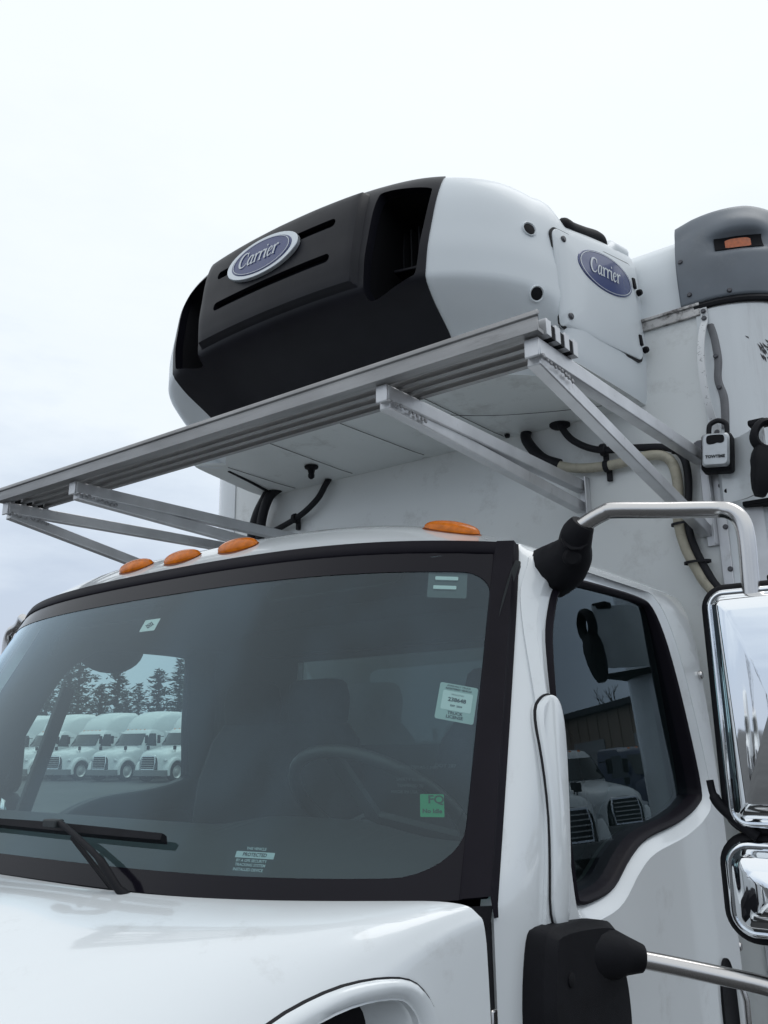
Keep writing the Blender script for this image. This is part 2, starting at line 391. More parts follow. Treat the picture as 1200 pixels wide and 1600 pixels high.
# grey moulded corner caps with a recessed marker lamp
for sx in (-1, 1):
    def cc(a, v):
        """a: 0 (inner edge on the front) .. 1 (on the side), v: 0 bottom .. 1 top"""
        if a < .16: x, y = 1.075 + (HW - 1.075) * a / .16, 0.; nx, ny = 0, -1
        elif a < .74:
            q = R_(90 * (a - .16) / .58); x, y = HW + RC * math.sin(q), RC - RC * math.cos(q); nx, ny = math.sin(q), -math.cos(q)
        else: x, y = XB, RC + (a - .74) / .26 * .34; nx, ny = 1, 0
        ins = smoothfn([0, .35, .62, .82, .94, 1.0], [0, .0, .004, .012, .026, .065])(v)
        d = .016 + .012 * math.sin(math.pi * min(1, v * 1.3)) - ins
        hood = .018 * math.exp(-((a - .37) / .15) ** 2 - ((v - .74) / .10) ** 2)
        slot = -.030 * math.exp(-((a - .37) / .12) ** 4 - ((v - .545) / .085) ** 4)
        d += hood + slot
        z = 3.408 + .012 * (1 - abs(a - .45)) + (.335 + .035 * min(1, a / .45)) * v
        return (sx * (x + nx * d), y + ny * d, z)
    mb = MB(); us = lin(0, 1, 56); vs = lin(0, 1, 34)
    mb.grid(cc, us, vs)
    # return lips so that the moulding has thickness
    for uu in (0, 1): mb.rings([[cc(uu, v) for v in vs], [Vector(cc(uu, v)) * 1 + Vector((-.02 * sx * (1 if uu else 0), .03, 0)) for v in vs]], False)
    mb.rings([[cc(u, 0) for u in us], [(lambda p: (p[0] - sx * .012 * (u > .3), p[1] + .02, p[2]))(cc(u, 0)) for u in us]], False)
    cap = mb.obj('corner_cap', GREYC, box, smooth=60); weld(cap)
    lm = MB()
    def lens(a, v):
        p = Vector(cc(.37 + (a - .5) * .125, .545 + (v - .5) * .10)); q = R_(90 * (.37 - .16) / .58); nrm = Vector((sx * math.sin(q), -math.cos(q), 0))
        return p + nrm * (.010 - .004 * (2 * v - 1) ** 2 - .003 * (2 * a - 1) ** 4)
    lm.grid(lens, lin(0, 1, 12), lin(0, 1, 6)); o = lm.obj('marker_lens', RED, cap, smooth=60); solidify(o, .004)
    lm = MB()
    def lensb(a, v):
        p = Vector(cc(.37 + (a - .5) * .22, .545 + (v - .5) * .13)); q = R_(90 * (.37 - .16) / .58); nrm = Vector((sx * math.sin(q), -math.cos(q), 0))
        return p + nrm * .003
    lm.grid(lensb, lin(0, 1, 12), lin(0, 1, 6)); o = lm.obj('lamp_housing', DARKIN, cap, smooth=60); solidify(o, .002)
    bl = MB()
    for a, v in ((.05, .48), (.10, .10), (.30, .045), (.52, .045), (.72, .05)):
        p = Vector(cc(a, v)); q = R_(min(90, max(0, 90 * (a - .16) / .58))); bl.disc(p - Vector((sx * math.sin(q), -math.cos(q), 0)) * .003, (sx * math.sin(q), -math.cos(q), 0), .0085, .009, 10)
    bl.obj('cap_screws', mat('dark_screws', (.10, .10, .11), .45, metal=.6), cap)
    # dark rubber gasket below the cap
    gp = []
    for a in lin(.12, 1, 22):
        p = Vector(cc(a, 0)); gp.append(p + Vector((0, .012, -.012)))
    MB().tube(gp, .012, 8).obj('gasket', RUBBER, cap)

# vertical seam strips with rivets, both sides
for sx in (-1, 1):
    MB().box((sx * 1.128 - .016, -.012, ZB0 + .02), (sx * 1.128 + .016, -.0045, 2.86)).obj('seam_strip', ALUB, box, bevel=.002)
    rv = MB()
    for i in range(13): rv.disc((sx * (1.128 + .010) + .016 * (0), -.012, 1.15 + i * .135), (0, -1, 0), .0085, .006, 10)
    rv.obj('rivets', mat('dark_screws', (.1, .1, .1)), box)
# second strip with bolts on the driver's-side corner
mb = MB(); rr = RC + .010
mb.rings([[(HW + rr * math.sin(R_(a)), RC - rr * math.cos(R_(a)), z) for a in lin(10, 26, 5)] for z in (ZB0 + .03, 2.69)], False)
o = mb.obj('corner_strip', ALUB, box); solidify(o, .005, 0)

# bent strap handle with sealant behind it, from which the lock box hangs
hp = catmull([(1.146, -.012, 3.392), (1.147, -.014, 3.345), (1.142, -.036, 3.300), (1.135, -.056, 3.22), (1.134, -.062, 3.12), (1.139, -.052, 3.03), (1.145, -.022, 2.965), (1.147, -.014, 2.935)], 8)
mb = MB(); rings = []
for i, p in enumerate(hp):
    t = (hp[min(i + 1, len(hp) - 1)] - hp[max(i - 1, 0)]); t /= np.linalg.norm(t)
    a = np.array([1, 0, 0.]); nrm = np.cross(a, t); nrm /= np.linalg.norm(nrm)
    wd = .011; th = .003
    rings.append([p + a * sx * wd + nrm * sz * th for sx, sz in ((-1, -1), (1, -1), (1, 1), (-1, 1))])
mb.rings(rings, True, True, True); hand = mb.obj('strap_handle', mat('white_chipped_paint', (.74, .75, .76), .35, dirt=(.10, .10, .11), dscale=60, dlo=.58, dhi=.66), truck, smooth=30)
rv = MB()
for z in (3.378, 3.352, 2.948): rv.disc((1.147, -.016, z), (0, -1, 0), .0085, .008, 10)
rv.obj('handle_bolts', mat('dark_screws', (.1, .1, .1)), hand)
sp = catmull([(1.160, -.006, 3.33), (1.168, -.006, 3.28), (1.172, -.006, 3.2), (1.165, -.006, 3.13), (1.176, -.006, 3.06), (1.170, -.006, 2.96)], 6)
mb = MB(); mb.rings([[(p[0] - .012, -.0052, p[2]), (p[0] - .008, -.011, p[2]), (p[0] + .008, -.010, p[2]), (p[0] + .013, -.004 + .006, p[2])] for p in sp], False)
o = mb.obj('sealant_bead', mat('grey_sealant', (.20, .20, .21), .6, var=.1, vscale=20), hand, smooth=60)
rv = MB()
for z in (3.21, 3.10): rv.disc((1.168, -.010, z), (0, -1, 0), .008, .007, 10)
rv.obj('sealant_rivets', mat('dark_screws', (.1, .1, .1)), hand)

# white bracket sheet wrapped round the corner with a black latch
def corner_bracket(dz):
    cols = [(1.138, -.012), (1.150, -.026), (1.185, -.034), (1.225, -.052), (1.262, -.085), (1.295, -.128), (1.322, -.172)]
    mb = MB(); mb.rings([[(x, y, z + dz) for x, y in cols] for z in lin(2.705, 2.905, 3)], False)
    pl = mb.obj('corner_bracket', WHITE, truck, smooth=50); solidify(pl, .006, -1)
    for z in (2.835, 2.745): MB().disc((1.160, -.026, z + dz), (.15, -1, 0), .010, .008, 10).obj('bracket_bolt', BLACKP, pl)
    c = Vector((1.332, -.205, 2.835 + dz)); ax = Vector((.62, -.78, 0)).normalized()      # facing direction of the latch
    a = Vector((0, 0, 1)).cross(ax).normalized(); up = (Vector((0, 0, 1)) * .97 + a * .22).normalized(); a = up.cross(ax).normalized()
    n = 28; rings = []
    for k in range(n):
        q = 2 * math.pi * k / n; cx, cz = .036 * math.cos(q), .050 * math.sin(q)
        if math.sin(q) < 0: cz *= .7
        d = Vector((math.cos(q), math.sin(q))).normalized(); ring = []
        for s in range(8):
            b = 2 * math.pi * s / 8; rad = .0125 * math.cos(b)
            ring.append(c + a * (cx + d.x * rad) + up * (cz + d.y * rad) + ax * (.017 * math.sin(b)))
        rings.append(ring)
    MB().rings(rings + [rings[0]], True).obj('latch_ring', BLACKP, pl, smooth=50)
    rings = []
    for s, (wd, th) in zip(lin(0, 1, 8), ((.028, .016), (.034, .020), (.035, .024), (.030, .026), (.029, .026), (.026, .024), (.022, .020), (.014, .012))):
        cc_ = c - up * (.030 + .150 * s); rings.append([cc_ + a * p[0] + ax * p[1] for p in rrect(2 * wd, 2 * th, th * .6, 4)])
    MB().rings(rings, True, True, True).obj('latch_body', BLACKP, pl, smooth=40)
    MB().box((1.275, -.165, 2.895 + dz), (1.325, -.115, 2.915 + dz)).obj('latch_pivot', BLACKP, pl, bevel=.006)
    MB().box((1.20, -.03, 2.688 + dz), (1.38, .16, 2.703 + dz)).obj('bracket_flange', BLACKP, pl, bevel=.003)
corner_bracket(0.); corner_bracket(-.47)

# ---------------------------------------------------------------- refrigeration unit
prof = catmull([(0, -.905), (.2, -.90), (.40, -.882), (.58, -.836), (.72, -.745), (.82, -.62), (.878, -.47), (.905, -.30), (.928, -.12), (.935, .004)], 6)
prof = np.array(prof)
tl = [0, .045, .14, .25, .33, .45, .62, .76, .86, .93, .975, 1.0]
fsx = smoothfn(tl, [.90, .935, .968, .992, 1.0, 1.0, .994, .984, .970, .950, .918, .87])
fsy = smoothfn(tl, [.66, .70, .80, .945, 1.0, 1.0, .985, .968, .945, .915, .875, .83])
ZR0 = 3.105
def rtop(x, y=-.8):
    f = max(0., min(1., (y + .475) / .05)); g_ = max(0., min(1., (x - .45) / .35)); g_ = g_ * g_ * (3 - 2 * g_)
    h_ = max(0., min(1., (y + .68) / .22)); return 3.797 - .075 * x * x - .055 * h_ * h_ * g_ * (1 - f) - f * g_ * (.125 - .2 * max(0, y + .44))
def rp(px, py, t):
    f = max(0., min(1., (py + .60) / .12)); f = f * f * (3 - 2 * f)
    kx = fsx(t); ky = fsy(t); fu = max(0., min(1., (py + .49) / .07)); kx = kx + ((fu * .62) if t > .5 else f * .80) * (1 - kx); ky = ky + f * (1 - ky)
    x = px * kx; y = py * ky if py < 0 else py
    z0 = ZR0 + .05 * max(0., -y - .1)
    return (x, y, z0 + (rtop(abs(x), y) - z0) * t)
def xg(t): return .572 + .065 * t * t
seglen = np.r_[0, np.cumsum(np.linalg.norm(np.diff(prof, axis=0), axis=1))]
def prof_at(s): return np.interp(s, seglen, prof[:, 0]), np.interp(s, seglen, prof[:, 1])
def s_of_x(x): return float(np.interp(x, prof[:, 0], seglen))
TS = sorted(set(lin(0, 1, 41)))
unit_mb = MB()
for sx in (-1, 1):
    def wf(k, t):
        s0 = s_of_x(xg(t) - .004); s = s0 + (seglen[-1] - s0) * k; x, y = prof_at(s); p = rp(x, y, t); return (sx * p[0], p[1], p[2])
    unit_mb.grid(wf, lin(0, 1, 44), TS)
ring = [rp(x, y, 1) for x, y in prof[::-1]] + [(-p[0], p[1], p[2]) for p in [rp(x, y, 1) for x, y in prof]]
cen = []
for f in (1, .9, .6, .3, .02): cen.append([(p[0] * f, p[1] * f, p[2] + rtop(abs(p[0] * f), p[1] * f) - rtop(abs(p[0]), p[1])) for p in ring])
unit_mb.rings(cen, False)
unit = unit_mb.obj('refrigeration_unit', REEF, truck, smooth=60, fixn=True)
solidify(unit, .012, -1)
# moulded underside: sheets and their seams
mb = MB(); brim = [rp(x, y, 0) for x, y in prof[::-1]] + [(-p[0], p[1], p[2]) for p in [rp(x, y, 0) for x, y in prof[1:]]]
us_rings = [[(p[0] * f, p[1] * f, ZR0 + (p[2] - ZR0) * f + .004) for p in brim] for f in (1.0, .97, .6, .02)]
mb.rings(us_rings, False); o = mb.obj('underside_panel', UNDER, unit, smooth=40); solidify(o, .01, 0)
sm = MB()
def under(x, y): return (x, y, ZR0 + .05 * max(0, -y - .1) - .0045)
for pts in ([(.14, -.56), (.26, -.40), (.42, -.26), (.62, -.16), (.80, -.10)], [(-.05, -.55), (.02, -.05)], [(.33, -.53), (.38, -.04)], [(-.40, -.52), (-.36, -.04)], [(-.74, -.40), (-.70, -.03)]):
    c_ = catmull(pts, 6); wdt = .0022 if len(pts) > 2 else .0011
    sm.rings([[under(p[0] - wdt, p[1]), under(p[0] + wdt, p[1] + wdt)] for p in c_], False)
o = sm.obj('panel_seams', mat('dark_seam_gap', (.06, .06, .06), .8), unit, smooth=0); solidify(o, .002, 0)  # joints between the sheets drawn as thin dark strips
# drain stub
mb = MB(); c = Vector(under(-.445, -.205))
mb.rings([[c + Vector((math.cos(q) * r, math.sin(q) * r, -d)) for q in [2 * math.pi * k / 16 for k in range(16)]] for r, d in ((.030, -.002), (.028, .006), (.016, .012), (.012, .030), (.014, .034), (.013, .045), (.006, .052))], True, False, True)
mb.obj('drain_stub', BLACKP, unit, smooth=40)
mb = MB()
for x, y in ((.21, -.03), (.40, -.05), (-.50, -.04)): mb.disc(under(x, y), (0, 0, -1), .011, .012, 8)
mb.obj('underside_bolts', BLACKP, unit)

# front grille: dark moulding with two ducts, a raised slotted panel and chin slots
def fpt(xn, t, d=0.):
    ax = abs(xn); y = float(np.interp(ax, prof[:, 0], prof[:, 1])); p = np.array(rp(ax, y, t))
    if d:
        q = np.array(rp(ax, y, min(1, t + .02))) - np.array(rp(ax, y, max(0, t - .02)))
        y2 = float(np.interp(ax + .01, prof[:, 0], prof[:, 1])); e_ = np.array(rp(ax + .01, y2, t)) - p
        n_ = np.cross(e_, q); n_ /= np.linalg.norm(n_); n_ = n_ if n_[1] < 0 else -n_; p = p + n_ * d
    return (math.copysign(p[0], xn) if xn else 0., p[1], p[2])
mb = MB(); us = lin(-1, 1, 61); mb.grid(lambda u, t: fpt(u * xg(t), t, .004), us, TS)
gr = mb.obj('front_grille', DARK, unit, smooth=60); solidify(gr, .035, -1)
def duct_outline(sx):
    P = [(.376, 3.305), (.404, 3.716), (.590, 3.676), (.562, 3.42), (.552, 3.352)]
    P = [(sx * a, b) for a, b in P]
    # tighten corners before smoothing
    Q = []
    for i in range(len(P)):
        a, b = np.array(P[i]), np.array(P[(i + 1) % len(P)]); Q += [a * .93 + b * .07, a * .07 + b * .93]
    return chaikin(Q, 2)
cutters = []
for sx in (-1, 1): cutters.append(MB().prism(duct_outline(sx), lambda a, b, d: (a, d, b), -1.1, -.70))
for sx in (-1, 1):   # chin slots
    P = rrect(.11, .028, .0135, 5)
    cutters.append(MB().prism(P, lambda a, b, d, sx=sx: (sx * .44 + a, -.80 + d + b * .9, 3.165 + b * .9), -.15, .12))
cut(gr, cutters)
gr.modifiers.new('bevel', 'BEVEL'); bv = gr.modifiers['bevel']; bv.width = .004; bv.segments = 2; bv.limit_method = 'ANGLE'; bv.angle_limit = R_(45)
for sx in (-1, 1):
    P = offset_poly(duct_outline(sx), .004)
    def dy(a_, b_):
        t_ = (b_ - ZR0 - .035) / (rtop(abs(a_)) - ZR0 - .035); return fpt(abs(a_) / fsx(t_), t_)[1]
    mb = MB(); mb.rings([[(a, dy(a, b) + .012, b) for a, b in P], [(a * .97, dy(a, b) * .6 - .25, b) for a, b in P], [(a * .93, -.56, b) for a, b in P]], True, False, True)
    mb.obj('air_duct', DARKIN, unit, smooth=40)
    for k in range(6):
        MB().box((sx * (.375 + k * .032) - .003, -.66, 3.33), (sx * (.375 + k * .032) + .003, -.60, 3.66)).obj('condenser_fin', mat('dull_fin', (.035, .036, .04), .5, metal=.4), unit)
    f = MB()
    f.bar((sx * .38, -.70, 3.475), (sx * .585, -.66, 3.468), .07, .012); f.obj('duct_vane', DARK, unit, bevel=.003)
# raised slotted centre panel
mb = MB()
def cp(u, v):
    t = .335 + v * .565; hw = .348 + .022 * v
    e_ = min(1, (1 - abs(u)) / .055) ; ev = min(1, min(v / .05, (1 - v) / .06))
    k = min(e_, ev); k = k * k * (3 - 2 * k)
    return fpt(u * (hw + .012), t, .004 + .026 * k)
uu = sorted(set([round(x, 5) for x in lin(-1, 1, 49)] + [-.985, -.97, -.955, .955, .97, .985])); vv = sorted(set([round(x, 5) for x in lin(0, 1, 25)] + [.0125, .025, .0375, .955, .97, .985]))
mb.grid(cp, uu, vv); cpn = mb.obj('centre_panel', DARK, unit, smooth=60); solidify(cpn, .022, -1)
sl = []
for zc, hwid in ((3.620, .278), (3.485, .270)):
    P = rrect(2 * hwid, .033, .016, 5)
    P = [(a, b) for a, b in P]
    sl.append(MB().prism(P, lambda a, b, d, zc=zc: (a, d, b + zc), -1.0, -.70))
cut(cpn, sl)
# badge pieces
def stroke(mb, pts, ws, fn, z):
    """calligraphic stroke: ribbon of varying width mapped by fn(x, y, depth)"""
    C = catmull(pts, 6) if len(pts) > 2 else [np.array(p, float) for p in pts]
    W = np.interp(np.linspace(0, 1, len(C)), np.linspace(0, 1, len(ws)), ws); A = []; B = []
    for i, p in enumerate(C):
        t = C[min(i + 1, len(C) - 1)] - C[max(i - 1, 0)]; t = t / (np.linalg.norm(t) + 1e-9); n_ = np.array([-t[1], t[0]])
        A.append(p + n_ * W[i] / 2); B.append(p - n_ * W[i] / 2)
    mb.rings([[fn(a[0], a[1], z), fn(b[0], b[1], z)] for a, b in zip(A, B)], False)
def carrier_letters(mb, fn, size):
    """the word Carrier in an italic serif hand; x-height 1"""
    k = [0]
    sh = .20
    def S(x0, pts, ws):
        k[0] += 1
        stroke(mb, [((x0 + x + sh * y) * size, (y - .55) * size) for x, y in pts], [w_ * size for w_ in ws], fn, .0004 + .00005 * k[0])
    x = -3.12
    # C
    S(x, [(1.12, 1.22), (1.0, 1.46), (.70, 1.56), (.34, 1.38), (.14, .95), (.14, .5), (.32, .12), (.64, -.02), (.95, .10), (1.12, .34)], [.09, .11, .15, .24, .28, .28, .24, .14, .10, .06])
    S(x, [(1.10, 1.58), (1.10, 1.08)], [.05, .11])
    x += 1.28
    def a_(x):
        S(x, [(.66, .88), (.48, 1.01), (.24, .90), (.09, .55), (.10, .2), (.26, .0), (.46, .16), (.62, .48)], [.10, .12, .17, .2, .2, .15, .09, .07])
        S(x, [(.68, 1.0), (.60, .42), (.62, .08), (.74, .0), (.88, .14)], [.2, .19, .18, .13, .05])
        return .90
    def r_(x):
        S(x, [(-.02, .84), (.12, .98), (.17, 1.0)], [.05, .10, .14]); S(x, [(.19, 1.0), (.19, .0)], [.2, .2])
        S(x, [(.20, .45), (.34, .86), (.52, 1.0), (.66, .93)], [.08, .10, .15, .2]); S(x, [(.02, .02), (.38, .02)], [.07, .07])
        return .68
    def i_(x):
        S(x, [(-.02, .84), (.12, .98), (.17, 1.0)], [.05, .10, .14]); S(x, [(.19, 1.0), (.19, .12), (.30, .0), (.42, .10)], [.2, .2, .14, .05]); S(x, [(.16, 1.40), (.30, 1.40)], [.2, .2])
        return .47
    def e_(x):
        S(x, [(.12, .50), (.42, .58), (.58, .74), (.50, .95), (.34, 1.0), (.16, .80), (.09, .45), (.18, .1), (.38, .0), (.64, .22)], [.06, .07, .11, .12, .11, .16, .2, .19, .14, .06])
        return .74
    for f in (a_, r_, r_, i_, e_, r_): x += f(x)
def oval(fn, a, b, d0, d1, n=40, dome=0.):
    mb = MB(); rr = [[fn(a * math.cos(q) * s, b * math.sin(q) * s, d) for q in [2 * math.pi * k / n for k in range(n)]] for s, d in ((1, d0), (1, d1 - .002), (.985, d1), (.5, d1 + dome * .75), (.02, d1 + dome))]
    return mb.rings(rr, True, True, True)
def badge(name, fn, a, b, ls, parent, rim=True):
    bd = oval(fn, a, b, -.004, .010 if rim else .0015, dome=.001 if rim else 0).obj(name, SILV if rim else BLUE, parent, smooth=30)
    k = .85 if rim else .94
    if rim:
        oval(fn, a * k, b * k * .98, .008, .0125).obj('badge_field', BLUE, bd, smooth=30)
    z = .0145 if rim else .0028
    lt = MB(); carrier_letters(lt, lambda x, y, d: fn(x, y, z + d), ls); lt.obj('badge_lettering', mat('badge_white', (.68, .72, .76), .35), bd, smooth=0)
    rg = MB(); n = 48; kk = k * .94 if rim else k
    rg.rings([[fn(a * kk * s * math.cos(q), b * kk * s * math.sin(q), z) for q in [2 * math.pi * i / n for i in range(n)]] for s in (1.0, .975)], True)
    rg.obj('badge_ring', mat('badge_white', (.6, .6, .6)), bd, smooth=0)
    return bd
pc = Vector(fpt(-.03, .335 + .565 * .62, .034)); pt = Vector(fpt(-.03, .335 + .565 * .75, .034)); up = (pt - Vector(fpt(-.03, .335 + .565 * .5, .034))).normalized()
rt = Vector((1, 0, 0)); nn = rt.cross(up).normalized(); nn = nn if nn.y < 0 else -nn
bf = badge('front_badge', lambda x, y, d: pc + rt * x + up * y + nn * d, .168, .078, .0345, truck)
bf['label'] = 'oval blue and silver badge on the dark grille'

# service panel on the driver's side
def plate(name, quad, m, parent, thick, r=.03, proud=0.):
    """flat plate with rounded corners over a 3D quad BL, BR, TR, TL"""
    q = [Vector(p) for p in quad]; n_ = (q[1] - q[0]).cross(q[3] - q[0]).normalized()
    def P(a, b): return (q[0] * (1 - a) + q[1] * a) * (1 - b) + (q[3] * (1 - a) + q[2] * a) * b
    Wd = (q[1] - q[0]).length; Hd = (q[3] - q[0]).length
    o2 = [((a + Wd / 2) / Wd, (b + Hd / 2) / Hd) for a, b in rrect(Wd, Hd, r, 6)]
    mb = MB(); mb.rings([[P(a, b) + n_ * (proud - thick) for a, b in o2], [P(a, b) + n_ * proud for a, b in o2]], True, True, True)
    return mb.obj(name, m, parent, bevel=.004, seg=2), P, n_
s_a = float(np.interp(-.535, prof[:, 1], seglen)); s_b = float(np.interp(-.052, prof[:, 1], seglen))
def shell_at(s, z):
    x, y = prof_at(s); t = .5
    for _ in range(12):
        p = rp(x, y, t); t = min(.995, max(.005, t + (z - p[2]) / .62))
    return np.array(rp(x, y, t))
def panelp(a, b, d=0.):
    z0_, z1_ = 3.222 + .020 * a, 3.552 + .055 * a; s = s_a + (s_b - s_a) * a; z = z0_ + (z1_ - z0_) * b
    p = shell_at(s, z); e1 = shell_at(s + .02, z) - shell_at(s - .02, z); e2 = shell_at(s, z + .02) - shell_at(s, z - .02); n_ = np.cross(e1, e2); n_ /= np.linalg.norm(n_); n_ *= np.sign(n_[0])
    return Vector(p + n_ * d)
def panel_mesh(grow, d, name, m, th):
    W_, H_ = .49 + grow, .345 + grow; rim_ = rrect(W_, H_, .030, 6); rings = []
    for f in (.02, .25, .5, .75, .9, .97, 1.0):
        rings.append([panelp(.5 + x * f / .49, .5 + y * f / .345, d) for x, y in rim_])
    rings.append([panelp(.5 + x / .49, .5 + y / .345, d - th) for x, y in rim_])
    return MB().rings(rings, True, True, False).obj(name, m, unit, smooth=50, bevel=.002 if name == 'service_panel' else 0)
panel_mesh(.015, .006, 'panel_gap', mat('panel_gap_black', (.02, .02, .022), .8), .01)
ap = panel_mesh(0., .0105, 'service_panel', REEF, .02)
P_ = lambda a, b: panelp(a, b, .0)
c2 = panelp(.575, .74, .0093); rt2 = (panelp(.9, .72) - panelp(.2, .72)).normalized(); n_ = (panelp(.575, .74, .02) - panelp(.575, .74)).normalized(); up2 = n_.cross(rt2).normalized(); up2 = up2 if up2.z > 0 else -up2
b2 = badge('side_badge', lambda x, y, d: panelp(.575 + x / .49, .735 + y / .345 + x * .03,   .0113 + d), .172, .072, .0345, truck, rim=False)
b2['label'] = 'oval blue badge on the white side panel'
rv = MB()
for a, b in ((.10, .90), (.10, .09)): rv.disc(P_(a, b) + n_ * .009, n_, .011, .008, 10)
rv.obj('panel_studs', mat('dark_screws', (.1, .1, .1)), unit)
for b in (.80, .20):
    c = P_(.975, b) + n_ * .010
    mb = MB(); mb.bar(c - up2 * .020, c + up2 * .020, .018, .012, n_); mb.obj('panel_hinge', BLACKP, unit, bevel=.003)
    c = P_(1.045, b - .07) + n_ * .006
    mb = MB(); mb.disc(c, n_, .012, .016, 10); mb.obj('edge_bolt', BLACKP, unit)
# collars with dark discs painting the shade of through holes beside the panel
for (y, z) in ((-.605, 3.525), (-.600, 3.305)):
    s_ = min(lin(s_of_x(.6), seglen[-1], 120), key=lambda q: abs(shell_at(q, z)[1] - y)); c = Vector(shell_at(s_, z))
    nrm = Vector(np.cross(shell_at(s_ + .01, z) - shell_at(s_ - .01, z), shell_at(s_, z + .01) - shell_at(s_, z - .01))).normalized(); nrm = nrm if nrm.x > 0 else -nrm; c = c + nrm * .004
    a = nrm.cross(Vector((0, 0, 1))).normalized(); b = a.cross(nrm)
    mb = MB(); mb.rings([[c + nrm * d + (a * math.cos(q) + b * math.sin(q)) * r for q in [2 * math.pi * k / 18 for k in range(18)]] for d, r in ((-.012, .026), (.0, .0255), (.0012, .0235), (-.002, .020), (-.024, .019))], True, False, False)
    mb.obj('hole_collar', REEF, unit, smooth=50)
    MB().disc(c - nrm * .0035, nrm, .0195, .003, 16).obj('hole_shade_disc', DARKIN, unit)
# black rubber roll along the top edge behind the shoulder
mb = MB(); p0 = Vector((.850, -.425, 3.618)); p1 = Vector((.868, -.165, 3.668))
mb.tube(catmull([p0 + Vector((-.012, .0, -.018)), p0, p0 + Vector((.003, .05, .008)), p0.lerp(p1, .5) + Vector((0, 0, .004)), p1 + Vector((0, -.04, .004)), p1, p1 + Vector((-.008, .01, -.03))], 5), .024, 12)
mb.obj('rubber_bumper', BLACKP, unit, smooth=60)
mb = MB(); mb.tube([(.872, -.145, 3.63), (.878, -.115, 3.668), (.88, -.01, 3.690)], .030, 12); mb.obj('rear_horn', REEF, unit, smooth=60)

# ---------------------------------------------------------------- aluminium shelf on brackets
SZ = 2.868; SY0, SY1 = -1.195, -.985
SXH = 1.112
shelf_mb = MB()
lip = [(SY0, SZ - .006), (SY0, SZ + .022), (SY0 + .005, SZ + .024), (SY0 + .005, SZ + .031), (SY0, SZ + .033), (SY0, SZ + .040), (SY0 + .003, SZ + .046), (SY0 + .014, SZ + .046), (SY0 + .014, SZ + .040), (SY0 + .006, SZ + .036), (SY0 + .006, SZ + .004), (SY0 + .030, SZ + .004), (SY0 + .030, SZ - .006)]
shelf_mb.rings([[(x, y, z) for y, z in lip] for x in (-SXH, SXH)], True, True, True)
shelf = shelf_mb.obj('shelf', ALU, truck, bevel=.0012)
for i in range(4):
    y0 = SY0 + .034 + i * .044; pw = .040
    sec = [(y0, SZ), (y0 + pw * .38, SZ - .001), (y0 + pw * .38, SZ + .030), (y0 + pw, SZ + .030), (y0 + pw, SZ + .033), (y0 + pw * .38 - .003, SZ + .033), (y0 + pw * .38 - .003, SZ + .003), (y0, SZ + .003)]
    mb = MB(); mb.rings([[(x, y, z) for y, z in sec] for x in (-SXH + .004, SXH - .004)], True, True, True)
    mb.obj('plank', ALU, shelf, bevel=.0008)
for i in range(4):     # plank ends: bright webs; dark blocks between paint the shade of hollow cells
    y0 = SY0 + .036 + i * .046
    for sx in (-1, 1):
        a_, b_ = sorted((sx * (SXH - .03), sx * (SXH + .004)))
        MB().box((a_, y0, SZ - .002), (b_, y0 + .024, SZ + .037)).obj('plank_end', ALUB, shelf, bevel=.001)
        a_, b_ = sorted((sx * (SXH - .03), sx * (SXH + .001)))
        if i < 3: MB().box((a_, y0 + .024, SZ - .001), (b_, y0 + .046, SZ + .032)).obj('plank_shade_block', DARKIN, shelf)
def bracket(x, zlow, ztop):
    mb = MB(); mb.bar((x, -1.165, SZ - .028), (x, -.008, ztop - .01), .036, .040); b = mb.obj('shelf_bracket', ALUB, truck, bevel=.003)
    mb = MB(); mb.bar((x - .006, -1.15, SZ - .046), (x - .006, -.01, zlow + .03), .034, .038); mb.obj('brace', ALUB, b, bevel=.003)
    mb = MB(); mb.box((x - .006, -.012, zlow - .02), (x + .030, -.002, ztop + .02)); mb.box((x + .024, -.040, zlow - .02), (x + .030, -.0125, ztop + .02)); mb.obj('wall_plate', ALUB, b, bevel=.002)
    random.seed(int(x * 100)); wm = MB()
    for k in range(9):
        y = -1.15 + k * .018 + random.uniform(-.003, .003)
        wm.disc((x + .0175, y, SZ - .050 - k * .0012 + random.uniform(-.003, .003)), (1, 0, 0), random.uniform(.0035, .007), .004, 7)
    wm.obj('weld_bead', mat('weld', (.36, .36, .37), .5, metal=.6, dirt=(.14, .14, .14), dscale=60, dlo=.5, dhi=.7), b)
    MB().box((x - .018, -1.172, SZ - .052), (x + .018, -1.1655, SZ - .008)).obj('end_cap', ALUB, b, bevel=.002)
for x, zl, zt in ((1.082, 2.60, 2.885), (.662, 2.75, 2.865), (-.662, 2.75, 2.865), (-1.082, 2.60, 2.885)): bracket(x, zl, zt)
mb = MB(); mb.disc((1.09, -.02, 2.905), (0, -1, 0), .024, .02, 14); mb.obj('bracket_bolt', mat('dark_screws', (.1, .1, .1)), shelf)

